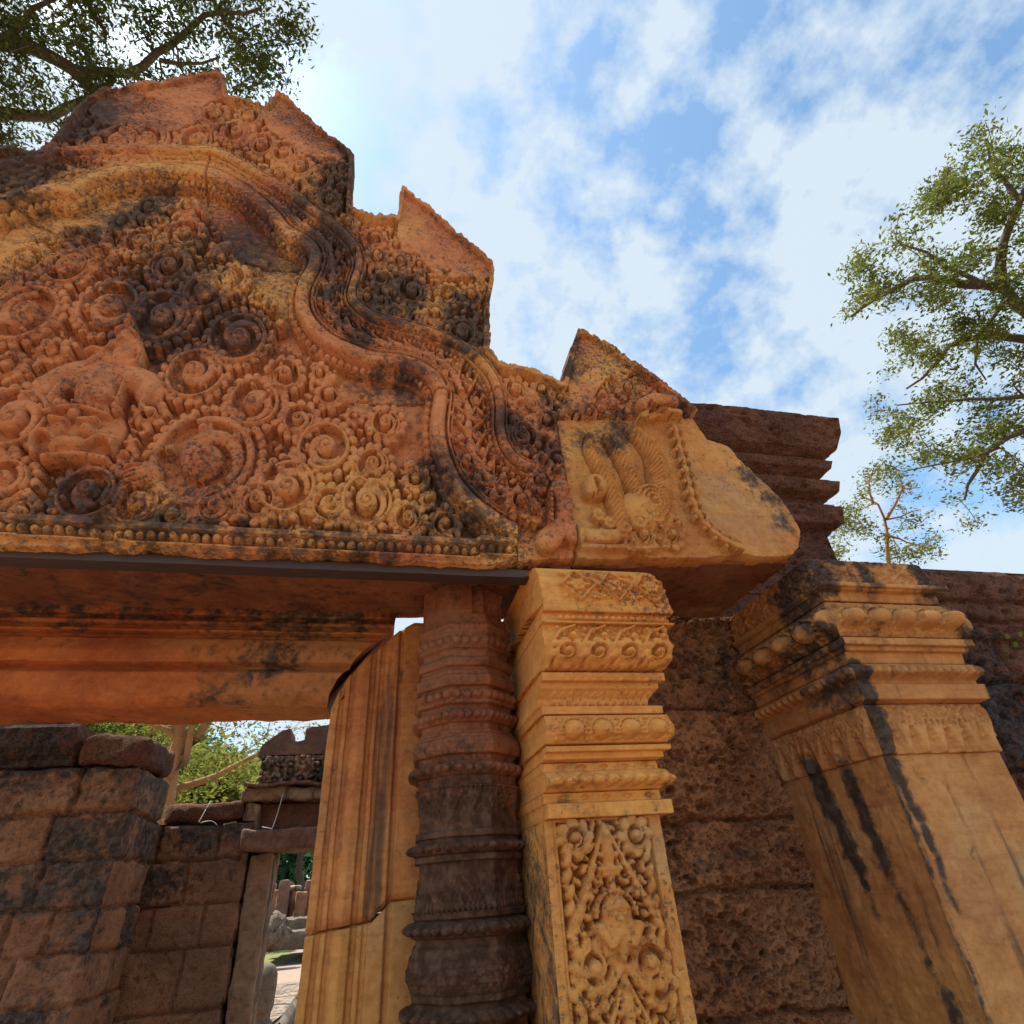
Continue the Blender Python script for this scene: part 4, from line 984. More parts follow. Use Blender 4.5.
# angle 0 lies behind, so the seam is hidden
ang = th + math.pi / 2
Rg = R0[:, None] + rows[None, :, 0] * 1.0 + orn + fbm(nth, nr, 10, 3) * .0012
chip = (rows[None, :, 1] > fz(a1(228))) & (th[:, None] > math.pi * 1.02) & (th[:, None] < math.pi * 1.6)
Rg = np.where(chip, Rg - .02 - fbm(nth, nr, 20, 4) * .02, Rg)
Gc = np.stack([CXc + Rg * np.cos(ang)[:, None], CYc + Rg * np.sin(ang)[:, None], 0 * Rg + rows[None, :, 1]], -1)
zsplit = [0, fz(a2(340)), fz(a1(985)), fz(a1(500)), fz(a1(225)), 9]
def colpart(nm, r0, r1):
    jj = np.nonzero((rows[:, 1] >= r0 - .002) & (rows[:, 1] <= r1 + .002))[0]; g = Gc[:, jj]; m_ = len(jj)
    i = np.arange(nth * m_).reshape(nth, m_); k_ = np.roll(i, -1, 0); Q = np.stack([i[:, :-1], k_[:, :-1], k_[:, 1:], i[:, 1:]], -1).reshape(-1, 4)
    link(nm, mesh_np(nm, g.reshape(-1, 3), Q, {'stain': stc[:, jj].ravel()}), S_POST, col)
S_POST = stone('post_sandstone', (.36, .135, .062), (.25, .085, .042), lichen=(.034, .019, .011), mott=.2, lic=.20, scale=4.5, alt2=(.34, .145, .075))
colpart('shaft', -1, fz(a1(985))); colpart('ringed_head', fz(a1(985)), fz(a1(225)))
colpart('abacus', fz(a1(225)), 9)

# ================================================================== door frame
df = empty('door_frame', (-.1, 2.7, 0), 'moulded red sandstone door frame under the carved pediment, its mitred corner broken open', 'door frame')
YJ = 2.60
def extrude_x(name, prof, x0, xend, mat, parent, res=.012, amp=.006):
    """profile [(y, z)] run along x; xend(z) gives the cut"""
    pr = resample(np.array(prof), .006); n = len(pr); nxs = 420
    s_ = np.linspace(0, 1, nxs); xe = np.array([xend(z) for z in pr[:, 1]])
    X = x0 + (xe - x0)[None] * s_[:, None]; no = fbm(nxs, n, 26, 5) * amp + (fbm(nxs, n, 40, 3) > .45) * .006
    lowm = np.exp(-((pr[:, 1] - pr[:, 1].min()) / .05) ** 2)[None]
    Y = pr[None, :, 0] + no; Z = pr[None, :, 1] + no * .8 + lowm * fbm(nxs, n, 50, 4) * .03
    i = np.arange(nxs * n).reshape(nxs, n); j = np.roll(i, -1, 1)
    Q = np.stack([i[:-1], j[:-1], j[1:], i[1:]], -1).reshape(-1, 4)
    V = np.stack([X, Y, Z], -1).reshape(-1, 3)
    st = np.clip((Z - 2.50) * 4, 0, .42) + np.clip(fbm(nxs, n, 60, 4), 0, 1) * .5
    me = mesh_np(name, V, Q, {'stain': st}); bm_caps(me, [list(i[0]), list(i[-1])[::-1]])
    return link(name, me, mat, parent)
def bm_caps(me, rings):
    import bmesh
    bm = bmesh.new(); bm.from_mesh(me); bm.verts.ensure_lookup_table()
    for r in rings:
        try: bm.faces.new([bm.verts[k] for k in r])
        except Exception: pass
    bm.to_mesh(me); bm.free()
zl = lambda y, D=2.6: zpx(150, y, D)
def lint_end(z):
    zs_ = [2.10, 2.14, 2.27, 2.33, 2.46, 2.56, 2.62, 2.8]; xs_ = [-.262, -.262, -.235, -.205, -.09, .02, .04, .02]
    return float(np.interp(z, zs_, xs_)) - .008
lp = [(2.90, 2.30), (2.66, zl(686, 2.64)), (2.625, zl(684, 2.62)), (2.615, zl(672, 2.62)), (2.635, zl(666)), (2.650, zl(664)), (2.600, zl(661)), (2.590, zl(650)), (2.60, zl(638)), (2.63, zl(634)), (2.63, zl(632)), (2.60, zl(630)), (2.612, zl(626)), (2.585, zl(624)), (2.57, zl(612)), (2.572, zl(592)), (2.60, zl(588)), (2.60, 2.60), (3.0, 2.60)]
# lower face of the lintel slopes back to the soffit edge seen at y=721
S_LINT = S_RED
zsof = 2.235
lp = [(2.98, zsof - .0), (2.70, zsof - .005), (2.665, zsof + .012)] + [(2.645, 2.262), (2.632, zl(684, 2.62) + .01), (2.620, zl(672, 2.62)), (2.640, zl(666)), (2.655, zl(664)), (2.600, zl(661)), (2.588, zl(650)), (2.60, zl(638)), (2.64, zl(635)), (2.64, zl(632)), (2.60, zl(630)), (2.60, zl(628)), (2.625, zl(627)), (2.625, zl(624)), (2.59, zl(623)), (2.59, zl(620)), (2.612, zl(619)), (2.612, zl(616)), (2.582, zl(614)), (2.568, zl(608)), (2.572, 2.60), (2.98, 2.60)]
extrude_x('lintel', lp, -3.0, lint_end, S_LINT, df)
def jamb(name, z0f, z1f, mat):
    xsv = [(-.228, .30), (-.226, 0.0), (-.195, -.004), (-.193, .014), (-.178, .018), (-.172, .004), (-.155, .0), (-.152, .016), (-.142, .018), (-.125, -.006), (-.100, -.014), (-.072, -.006), (-.066, .018), (-.052, .022), (-.046, .006), (-.030, .004), (-.024, .016), (-.012, .016), (-.006, -.002), (.050, -.006), (.060, .012), (.070, .014), (.078, .0), (.135, .0), (.26, .0), (.26, .30)]
    pr = resample(np.array(xsv), .0045); n = len(pr); nz = 260; s_ = np.linspace(0, 1, nz)
    za = np.array([z0f(x) for x in pr[:, 0]]); zt = np.array([z1f(x) for x in pr[:, 0]])
    Z = za[:, None] + (zt - za)[:, None] * s_[None]; no = fbm(n, nz, 24, 5) * .006
    edge = np.minimum(1, np.minimum(s_, 1 - s_) * 60)[None]
    Y = YJ + pr[:, 1][:, None] + no + (1 - edge) * .012; X = pr[:, 0][:, None] + no * .4
    i = np.arange(n * nz).reshape(n, nz); k_ = np.roll(i, -1, 0)
    Q = np.stack([i, k_], -1)
    Q = np.stack([i[:, :-1], k_[:, :-1], k_[:, 1:], i[:, 1:]], -1).reshape(-1, 4)
    me = mesh_np(name, np.stack([X, Y, Z], -1).reshape(-1, 3), Q); bm_caps(me, [list(i[:, 0])[::-1], list(i[:, -1])])
    return link(name, me, mat, df)
def jtop(x): return float(np.interp(x, [-.24, -.228, -.20, -.178, -.058, .052, .12, .3], [2.12, 2.19, 2.27, 2.32, 2.458, 2.558, 2.60, 2.60]))
def jcr(x): return float(np.interp(x, [-.24, .0, .07, .28], [1.40, 1.425, 1.485, 1.49]))
jamb('jamb', lambda x: jcr(x) + .004, jtop, S_JAMB); jamb('jamb', lambda x: 0.0, lambda x: jcr(x) - .004, S_OCHRE2)

# ================================================================== laterite walls
def courses(f, rows_, joints, gap=.012, top=.03, rough=.02, rng=RNG, edge=.03, deep=.06):
    """block-work: rows_ v levels; joints list per row of u positions"""
    U, V = f.grid(); f.h[:] = -deep; wob = fbm(f.nx, f.nz, max(4, .12 / f.res), 3) * .022
    wob2 = fbm(f.nx, f.nz, max(4, .12 / f.res), 3) * .022
    for k in range(len(rows_) - 1):
        a, b = rows_[k], rows_[k + 1]; js = joints[k]
        for u0_, u1_ in zip(js[:-1], js[1:]):
            Uw = U + wob; Vw = V + wob2
            d = np.minimum(np.minimum(Uw - u0_, u1_ - Uw), np.minimum(Vw - a, b - Vw)) - gap / 2
            t = np.clip(d / edge, 0, 1); pr = np.sqrt(np.maximum(0, 1 - (1 - t) ** 2)); lift = rng.random() * .014; tilt = (rng.random() - .5) * .03
            val = -deep + (deep + lift + (U - u0_) * tilt) * pr
            f.h = np.where(d > 0, np.maximum(f.h, val), f.h)
            f.stain = np.where(d > -gap, rng.choice([0, .05, .2, .45, .6]), f.stain)
    f.h += fbm(f.nx, f.nz, .1 / f.res, 5) * rough
def pitting(f, n, rmin, rmax, mask=None, ax=2.0):
    us = f.x0 + RNG.random(n) * (f.nx - 1) * f.res; vs = f.z0 + RNG.random(n) * (f.nz - 1) * f.res
    dens = fbm(f.nx, f.nz, .15 / f.res, 3)
    for u, v in zip(us, vs):
        i = int((u - f.x0) / f.res); j = int((v - f.z0) / f.res)
        if dens[i, j] < -.18 + .3 * (RNG.random() - .5): continue
        r = rmin + (rmax - rmin) * RNG.random() ** 2.2
        f.pit(u, v, r, r * 2.1, ax=1 + RNG.random() * ax, ang=(RNG.random() - .5) * 1.2)
# wall between pilaster and corner pier
YW = 2.64
fw = HF(.80, 2.15, 0, 2.70, .0036)
zr = [0, .32, .68, 1.02] + [zpx(740, y, YW) for y in (890, 820, 709)] + [2.70]
fw_st = True; courses(fw, zr, [[.5, 1.5, 2.4], [.5, 1.9, 2.4], [.5, 1.3, 2.4], [.5, 2.4], [.5, 2.4], [.5, 2.4], [.5, 2.4]], rough=.012, edge=.022, gap=.010, deep=.05)
Uw_, Vw_ = fw.grid(); fw.stain *= .45
pitting(fw, 12000, .0035, .008, ax=1.2); pitting(fw, 6000, .006, .0135, ax=1.4)
fw.pit(float(P(705, 808, YW)[0]), zpx(705, 808, YW), .022, .06, ax=1.8)
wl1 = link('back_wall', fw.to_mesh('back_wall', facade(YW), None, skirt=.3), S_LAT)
wl1.name = 'laterite_wall'; tag(wl1, 'pitted reddish laterite wall in shade, between the ochre pilaster and the big corner pier', 'wall')
# stepped laterite cornice tower behind
def cornice(name, x0, x1, yf, yb, prof, mat, label, res=.012, pit=2500, exL=1, exR=1):
    e = empty(name, ((x0 + x1) / 2, (yf + yb) / 2, 0), label, 'wall')
    z0_, z1_ = prof[0][1], prof[-1][1]
    f = HF(-.2, x1 - x0 + .2, z0_, z1_ + .02, .006); f.h = (fbm(f.nx, f.nz, 8, 4) * .014).astype(np.float32); pitting(f, pit, .006, .014)
    g = HF(-.05, yb - yf + .05, z0_, z1_ + .02, .006); g.h = (fbm(g.nx, g.nz, 8, 4) * .014).astype(np.float32); pitting(g, pit // 2, .006, .014)
    return e, f, g
CX0, CX1, CY = 1.80, float(P(770, 520, 2.75)[0]) + .38, 2.75
zC = lambda y: zpx(800, y, 2.70)
cprof = [(.0, 0.0), (.0, 2.6), (.0, zC(528)), (.09, zC(524)), (.11, zC(512)), (.11, zC(508)), (.03, zC(505)), (.04, zC(499)), (.13, zC(495)), (.15, zC(487)), (.05, zC(484)), (.06, zC(478)), (.14, zC(474)), (.16, zC(468)), (.10, zC(465)), (.20, zC(460)), (.25, zC(448)), (.27, zC(436)), (.22, zC(431)), (.12, zC(427)), (.08, zC(424))]
def crown_profile(): return cprof
CXR = float(P(820, 520, 2.75)[0])
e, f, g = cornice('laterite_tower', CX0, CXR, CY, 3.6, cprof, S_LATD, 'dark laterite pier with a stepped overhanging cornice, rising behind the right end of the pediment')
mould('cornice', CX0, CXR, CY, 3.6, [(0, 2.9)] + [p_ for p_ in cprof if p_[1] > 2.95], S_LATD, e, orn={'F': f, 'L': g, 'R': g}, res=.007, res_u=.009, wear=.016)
mould('pier', CX0, CXR - .003, CY + .003, 3.59, [(0, 0), (0, 2.898), (0, zC(512))][:2], S_LATD, e, orn={}, res=.02, res_u=.02, wear=.01)
# long wall running off to the right, with its own cornice
rp = [(0, 0.0), (0, .4), (0, 2.45), (.0, zpx(1000, 640, 2.62)), (.05, zpx(1000, 636, 2.6)), (.05, zpx(1000, 622, 2.58)), (.03, zpx(1000, 620, 2.58)), (.07, zpx(1000, 616, 2.56)), (.07, zpx(1000, 604, 2.56)), (.05, zpx(1000, 601, 2.56)), (.09, zpx(1000, 596, 2.53)), (.11, zpx(1000, 586, 2.52)), (.11, zpx(1000, 573, 2.51)), (.08, zpx(1000, 568, 2.52))]
rw = empty('side_wall', (4.5, 2.9, 0), 'dark laterite wall with a moulded coping, running off behind the right side of the big corner pier', 'wall')
f = HF(0, 4.6, 0, 3.3, .010); U, V = f.grid()
zrr = [0, .45, .9, 1.35, 1.85, 2.33, 2.62]
courses(f, zrr, [[-1, .3, 1.0, 1.7, 2.4, 3.1, 3.9, 5], [-1, .6, 1.4, 2.1, 2.9, 3.5, 5], [-1, .4, 1.1, 1.9, 2.5, 3.2, 5], [-1, .2, .9, 1.6, 2.4, 3.3, 5], [-1, .5, 1.3, 2.2, 3.0, 5], [-1, .1, 1.05, 1.8, 2.6, 3.4, 5]], rough=.03)
f.h[V > 2.60] = 0; f.h += fbm(f.nx, f.nz, 14, 4) * .02; pitting(f, 5000, .008, .02)
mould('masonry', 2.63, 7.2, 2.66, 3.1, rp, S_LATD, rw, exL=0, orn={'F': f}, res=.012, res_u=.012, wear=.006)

# ================================================================== corner pier, right
RX0, RX1, RYF, RYB = 1.905, 2.47, 2.0, 2.66
rpier = empty('corner_pier', ((RX0 + RX1) / 2, 2.3, 0), 'massive ochre sandstone pier with black streaks and a bulging lotus capital, at the right edge', 'pier')
zR = lambda y, o=.05: zpx(905, y, RYF - o)
yy = dict(a=752, b=702, c=699, d=684, e=680, f=664, g=662, h=652, i=648, j=641, k=638, l=606, m=603, n=593, o=589, p=561)
Z_ = {k: zR(v) for k, v in yy.items()}
fr_ = HF(0, RX1 - RX0, 0, 2.8, .005); fl_ = HF(0, RYB - RYF, 0, 2.8, .005)
for q, W_, n1_ in ((fr_, RX1 - RX0, 5), (fl_, RYB - RYF, 5)):
    row_fill(q, Z_['k'] + .004, Z_['l'] - .004, -.06 if q is fl_ else .0, W_, 'bulb', n1_, .075)
    row_fill(q, Z_['f'] - .018, Z_['g'] - .006, 0, W_, 'rope', 2, 0)
    row_fill(q, Z_['e'] + .006, Z_['f'] - .004, 0, W_, 'rope', 15, .03)
    row_fill(q, Z_['o'] + .012, Z_['p'] - .010, 0.0, W_, 'lozenge', 4, .014)
    Uq, Vq = q.grid()
    # leafy frieze: upright leaves in a thicket
    nlf = 7
    for k in range(nlf):
        u = (k + .5) * W_ / nlf; za, zb_ = Z_['a'] + .01, Z_['b'] - .008
        q.leaf(u, za + .045, .09, .030, math.pi / 2, .018)
        for s in range(-3, 4): q.tube([(u, za), (u + s * .012, za + .06 + .02 * abs(s)), (u + s * .016, zb_ - .01 * abs(s))], .005, .004, .022)
    mk = (Vq > Z_['a'] + .05) & (Vq < Z_['b'] - .004); q.fill(mk, ((.014, 3000), (.010, 6000), (.007, 6000)), .016, types=('leaf', 'curl'))
    mk = (Vq > Z_['k'] + .004) & (Vq < Z_['l'] - .004) & (q.h < .001); q.fill(mk, ((.011, 2500), (.008, 3000)), .012)
    mk = (Vq > Z_['o'] + .01) & (Vq < Z_['p'] - .008) & (q.h < .001); q.fill(mk, ((.013, 2500), (.009, 3000)), .010)
    q.h[Vq < Z_['a']] = (fbm(q.nx, q.nz, 26, 5) * .010)[Vq < Z_['a']]
Uq, Vq = fr_.grid()
# black run-off streaks (shapes read from the photograph), in metres from the corner
def streak(f, pts, w0, w1, v=1.0):
    pts = resample(np.array(pts, float), .02); n = len(pts)
    for k, p_ in enumerate(pts):
        r = w0 + (w1 - w0) * k / n; w = f.win(p_[0], p_[1], r * 2.5)
        if w is None: continue
        a, b, X, Z = w; vv = v * (1 - .45 * (k / n) ** 1.5) * (.8 + .4 * random.random()); X = X + .006 * math.sin(k * .9); f.stain[a, b] = np.maximum(f.stain[a, b], vv * np.exp(-(X * X + Z * Z * .3) / (r * r * 1.5)))
za = Z_['a']
streak(fr_, [(.02, za + .30), (.03, za + .12), (.02, za), (.06, za - .25), (.05, za - .5)], .035, .012, 1.1)
streak(fr_, [(.0, za), (.01, za - .9)], .018, .012, .8)
streak(fr_, [(.25, Z_['p']), (.24, Z_['n'])], .03, .03, .9); streak(fr_, [(.0, Z_['p']), (.03, Z_['n'])], .08, .05, .95); streak(fr_, [(.55, Z_['p']), (.52, Z_['n'])], .06, .05, .9)
streak(fr_, [(0, Z_['p'] - .01), (.67, Z_['p'] - .01)], .018, .018, .9)
streak(fl_, [(.40, za - .03), (.34, za - .3), (.33, za - .5)], .05, .02, 1.1)
streak(fl_, [(.22, za - .02), (.19, za - .35), (.14, za - .7), (.12, za - 1)], .035, .028, .75)
streak(fl_, [(.12, Z_['p']), (.2, Z_['m'])], .16, .12, .75); streak(fl_, [(.0, Z_['j']), (.3, Z_['j']), (.6, Z_['j'])], .05, .05, .6); streak(fl_, [(.02, Z_['e']), (.3, Z_['e'])], .05, .04, .6)
for p_, q_ in (('base', None),): pass
secs = [('shaft', [(.0, 0), (.0, .35), (0, Z_['a'] - .002)]),
        ('leaf_frieze', [(0, Z_['a'] - .001), (.012, Z_['a']), (.014, Z_['b']), (0, Z_['b'] + .0003)]),
        ('rope_moulding', [(0, Z_['b'] + .001), (.05, Z_['c']), (.055, Z_['d']), (.035, Z_['d'] + .002), (.035, Z_['e']), (.065, Z_['e'] * .6 + Z_['f'] * .4), (.05, Z_['f']), (0, Z_['f'] + .0003)]),
        ('stepped_fillet', [(0, Z_['f'] + .001), (.03, Z_['g']), (.035, Z_['h']), (.06, Z_['h'] + .002), (.06, Z_['i']), (.085, Z_['i'] + .002), (.085, Z_['j']), (0, Z_['j'] + .0003)]),
        ('bulb_moulding', [(0, Z_['j'] + .001), (.06, Z_['k']), (.072, Z_['k'] * .7 + Z_['l'] * .3), (.072, Z_['k'] * .35 + Z_['l'] * .65), (.06, Z_['l']), (.03, Z_['m']), (0, Z_['m'] + .0003)]),
        ('abacus', [(0, Z_['m'] + .001), (.045, Z_['m'] + .002), (.05, Z_['n'] - .01), (.075, Z_['n'] - .006), (.08, Z_['n']), (.095, Z_['n'] + .003), (.095, Z_['o']), (.06, Z_['o'] + .01), (.045, Z_['p'] - .02), (.02, Z_['p']), (0, Z_['p'] + .003)])]
pc = {}
for nm, pr in secs:
    pc[nm] = mould(nm, RX0, RX1, RYF, RYB, pr, S_PIER, rpier, exL=.5, exR=.7, orn={'F': fr_, 'L': fl_, 'R': fl_}, res=.0048, res_u=.0048, wear=.003)

pc['bulb_moulding'].name = 'bulb_capital'
for nm in ('rope_moulding', 'stepped_fillet', 'abacus'): pc[nm].parent = pc['bulb_moulding']
# ================================================================== seen through the doorway
NX, NY = -1.575, 4.5
FY = 5.35
def wallbox(name, x0, x1, yf, yb, rows_, jf, js, mat, label, toppers=None, res=.012):
    e = empty(name, ((x0 + x1) / 2, (yf + yb) / 2, 0), label, 'wall')
    f = HF(0, x1 - x0, 0, rows_[-1], res); courses(f, rows_, jf, gap=.008, rough=.016, edge=.012, deep=.045); pitting(f, int(800 * (x1 - x0)), .004, .012)
    g = HF(0, yb - yf, 0, rows_[-1], res); courses(g, rows_, js, gap=.008, rough=.016, edge=.012, deep=.045)
    for q in (f, g): Uq, Vq = q.grid(); q.stain = np.clip(np.maximum(q.stain * .8, (Vq - rows_[-1] + .45) * 1.2) + fbm(q.nx, q.nz, 40, 3) * .4, 0, .8).astype(np.float32)
    mould('masonry', x0, x1, yf, yb, [(0, 0), (0, rows_[-1])], mat, e, orn={'F': f, 'L': None, 'R': g}, res=res, res_u=res, wear=.006)
    return e
znear = [0, .24, .56, .86] + [zpx(125, y, NY) for y in (1000, 950, 906, 858, 811)] 
znear = [z for z in znear[:4] if z < znear[4] - .1] + znear[4:] + [zpx(110, 766, NY)]
def near_u(x, y): return float(P(x, y, NY)[0]) - (-4.2)
Wn = NX + 4.2
jr = lambda *px_: [-.2] + [near_u(x, y) for x, y in px_] + [Wn + .1]
nr_ = len(znear) - 1
jn = [[-.2, .7, 1.4, 2.1, Wn + .1] if k % 2 else [-.2, .4, 1.1, 1.8, 2.3, Wn + .1] for k in range(nr_)]
jn[-1] = [-.2, .5, 1.1] + [near_u(78, 790)] + [Wn + .1]
jn[-2] = [-.2, .8] + [near_u(50, 834)] + [Wn + .1]
jn[-3] = [-.2, .3, 1.0] + [near_u(40, 880)] + [Wn + .1]
jn[-4] = [-.2, .6] + [near_u(8, 930)] + [near_u(52, 925)] + [Wn + .1]
jn[-5] = [-.2, .4, 1.2] + [near_u(10, 975)] + [Wn + .1]
wnear = wallbox('enclosure_wall', -4.2, NX, NY, 5.2, znear, jn, [[-.2, .45, 1.2] if k % 2 else [-.2, .7, 1.2] for k in range(nr_)], S_BLOCK, 'brown laterite block wall ending in an upright corner, nearest wall seen through the doorway')
zt = znear[-1]
z1_ = zpx(60, 726, NY)
f = HF(0, 3.0, zt, z1_ + .05, .008); f.h = (fbm(f.nx, f.nz, 14, 4) * .02).astype(np.float32)
f.stain[:] = .55
mould('coping', -4.2, float(P(80, 740, NY)[0]), NY - .02, 5.1, [(0, zt + .003), (.02, zt + .01), (.02, zt + .06), (.045, zt + .065), (.045, zt + .10), (.06, zt + .11), (.07, z1_ - .03), (.03, z1_)], S_LATD, wnear, exL=0, exR=0, orn={'F': f}, res=.008, res_u=.01, wear=.02)
V, Q = rough_box('c', float(P(83, 740, NY)[0]), NX + .03, NY - .04, 5.1, zt + .004, zpx(110, 735, NY), res=.02, amp=.008, bev=.025)
link('coping_block', boxes_mesh('coping_block', [(V, Q)]), S_LATD, wnear)
# farther wall joining it and the doorway in it
FX1 = float(P(247, 860, FY)[0])
zf = [0, .3, .62] + [zpx(205, y, FY) for y in (1010, 947, 904, 860, 823)]
zf = [z for z in zf[:3] if z < zf[3] - .1] + zf[3:]
x0f = -2.3; Wf = FX1 - x0f
nf = len(zf) - 1
fu = lambda x, y: float(P(x, y, FY)[0]) - x0f
jf = [[-.2, .3, .75, Wf + .1] for k in range(nf)]
jf[-1] = [-.2, fu(158, 845), fu(218, 840), Wf + .1]; jf[-2] = [-.2, fu(185, 880), Wf + .1]; jf[-3] = [-.2, fu(150, 925), fu(202, 925), Wf + .1]; jf[-4] = [-.2, fu(178, 975), Wf + .1]
wfar = wallbox('cross_wall', x0f, FX1, FY, FY + .5, zf, jf, [[-.2, .8]] * nf, S_BLOCK, 'darker block wall with pale lichen runs, between the nearest wall and the small doorway', res=.012)
V, Q = rough_box('c', float(P(163, 815, FY)[0]), float(P(243, 815, FY)[0]), FY + .02, FY + .42, zf[-1] + .003, zpx(205, 802, FY), res=.02, amp=.006, bev=.02)
link('coping_block', boxes_mesh('coping_block', [(V, Q)]), S_LATD, wfar)
far = empty('small_doorway', (-.6, FY + .2, 0), 'small grey sandstone doorway with a carved gable fragment, seen through the main door beside the block wall', 'doorway')
def fb(nm, pxa, pxb, y0, y1, mat, amp=.006, bev=.012, z0=None):
    a = P(pxa[0], pxa[1], FY); b = P(pxb[0], pxb[1], FY)
    V, Q = rough_box(nm, a[0], b[0], FY + y0, FY + y1, (b[2] if z0 is None else z0), a[2], res=.015, amp=amp, bev=bev)
    return link(nm, boxes_mesh(nm, [(V, Q)]), mat, far)
S_FAR = stone('far_sandstone', (.40, .28, .18), (.30, .20, .13), lic=.2, scale=3, moss=.0, streak=.6)
xj0, xj1 = float(P(251, 856, FY)[0]), float(P(274, 851, FY)[0])
zl0 = zpx(290, 850, FY); zl1 = zpx(290, 829, FY)
def fbx(nm, x0, x1, y0, y1, z0, z1, mat, amp=.006, bev=.012):
    V, Q = rough_box(nm, x0, x1, FY + y0, FY + y1, z0, z1, res=.014, amp=amp, bev=bev); return link(nm, boxes_mesh(nm, [(V, Q)]), mat, far)
fbx('jamb', xj0, xj1, .0, .36, 0, zl0 - .004, S_FAR)
fbx('jamb', xj1 + .86, xj1 + 1.06, .0, .36, 0, zl0 - .004, S_FAR)
fbx('lintel', float(P(243, 838, FY)[0]), xj1 + 1.12, -.10, .36, zl0, zl1, S_DARK, .005, .008)
zm0 = zpx(290, 800, FY); zm1 = zpx(290, 786, FY)
fbx('frieze_block', float(P(243, 815, FY)[0]), float(P(250, 815, FY)[0]) + .06, .03, .4, zl1 + .003, zm0, S_FAR)
fbx('frieze_block', float(P(257, 815, FY)[0]), xj1 + 1.1, .14, .4, zl1 + .003, zm0, S_DARK)
fbx('frieze_block', float(P(240, 800, FY)[0]), xj1 + 1.15, .0, .4, zm0 + .003, zm1, S_FAR)
fbx('cornice', float(P(244, 786, FY)[0]), xj1 + 1.2, -.04, .4, zm1 + .003, zpx(290, 782, FY), S_DARK)
# carved gable fragment
gz0 = zpx(290, 782, FY) + .003
ga, gb = float(P(258, 780, FY)[0]), float(P(258, 780, FY)[0]) + 1.3; gz1 = zpx(290, 756, FY)
f = HF(ga, gb, gz0, gz1, .008); f.fill(np.ones(f.h.shape, bool), ((.05, 300), (.03, 1200), (.02, 2500)), .04)
f.stain = np.clip(fbm(f.nx, f.nz, 30, 4) + .2, 0, .8).astype(np.float32)
link('carved_gable', f.to_mesh('carved_gable', facade(FY + .02), None, skirt=.35), S_FAR, far)
gp = np.array([[P(x, y, FY)[0], P(x, y, FY)[2]] for x, y in ((257, 755), (262, 744), (283, 729), (291, 727), (291, 740), (304, 740), (306, 727), (335, 723), (345, 752))])
gp[:, 1] = np.maximum(gp[:, 1], gz1 + .003)
gp2 = resample(np.concatenate([gp, gp[:1]]), .03)[:-1]; gp2[:, 1] = np.maximum(gp2[:, 1] + (RNG.random(len(gp2)) - .5) * .012, gz1 + .003)
link('gable_peak', prism('gable_peak', gp2, FY + .03, FY + .35), S_DARK, far, smooth=False)
# wires tied over the lintel
wa = [PR(199, 822, 5.4), PR(205, 810, 5.38), PR(211, 801, 5.38)]
wr = tube_mesh('wire', [(smooth_path(np.array([P(199, 822, FY - .05), P(205, 811, FY - .03), P(211, 801, FY - .0)]), 2), [.004] * len(smooth_path(np.array([P(199, 822, FY - .05), P(205, 811, FY - .03), P(211, 801, FY - .0)]), 2))), (smooth_path(np.array([P(200, 823, FY - .05), P(207, 821, FY - .06), P(213, 821, FY - .05), P(217, 825, FY - .05)]), 2), [.003] * len(smooth_path(np.array([P(200, 823, FY - .05), P(207, 821, FY - .06), P(213, 821, FY - .05), P(217, 825, FY - .05)]), 2)))], 6)
tag(link('wire', wr, WIRE), 'thin white wire looped over the top of the darker block wall', 'wire')
wr = tube_mesh('wire', [(smooth_path(np.array([P(272, 829, FY - .10), P(278, 812, FY - .05), P(283, 794, FY - .02)]), 2), [.004] * len(smooth_path(np.array([P(272, 829, FY - .10), P(278, 812, FY - .05), P(283, 794, FY - .02)]), 2))), (smooth_path(np.array([P(262, 827, FY - .12), P(268, 828, FY - .13), P(272, 829, FY - .12)]), 2), [.004] * len(smooth_path(np.array([P(262, 827, FY - .12), P(268, 828, FY - .13), P(272, 829, FY - .12)]), 2)))], 6)
tag(link('wire', wr, WIRE), 'thin white wire hanging down to the lintel of the small doorway', 'wire')
# boundary post and ruins beyond
p = P(263, 1000, 8.6)
prof_ = [(.0, .0), (.16, 0), (.16, .55), (.13, .58), (.13, .66), (.15, .70), (.155, .95), (.15, 1.08), (.11, 1.17), (.05, 1.21), (.0, 1.22)]
def lathe(name, prof, c, mat, label, cat, n=28, parent=None):
    pr = resample(np.array(prof), .03); m_ = len(pr); t = np.arange(n) / n * 6.2832
    V = np.stack([c[0] + pr[None, :, 0] * np.cos(t)[:, None], c[1] + pr[None, :, 0] * np.sin(t)[:, None], 0 * t[:, None] + pr[None, :, 1]], -1)
    i = np.arange(n * m_).reshape(n, m_); k_ = np.roll(i, -1, 0); Q = np.stack([i[:, :-1], k_[:, :-1], k_[:, 1:], i[:, 1:]], -1).reshape(-1, 4)
    return tag(link(name, mesh_np(name, V.reshape(-1, 3), Q), mat, parent), label, cat)
lathe('boundary_post', [(a, b * (P(263, 962, 8.6)[2] / 1.22)) for a, b in prof_], (float(p[0]) - .03, 8.6), S_GREY, 'dark round-topped stone post standing on the ground beyond the small doorway', 'post')
ruin = empty('ruined_gallery', (-7, 27, 0), 'row of broken brown pillars on a low platform, far beyond the small doorway', 'ruin')
lst = []
def rb(x0, x1, y0, y1, D, dp=.6):
    a = P(x0, y0, D); b = P(x1, y1, D); return rough_box('r', min(a[0], b[0]), max(a[0], b[0]), D, D + dp, b[2], a[2], res=.08, amp=.010, bev=.03)
DR = 24.0
link('platform', boxes_mesh('platform', [rb(262, 345, 921, 938, DR - 1.4, 4), rb(268, 345, 933, 945, DR - 2.2, 5)]), S_GREY, ruin)
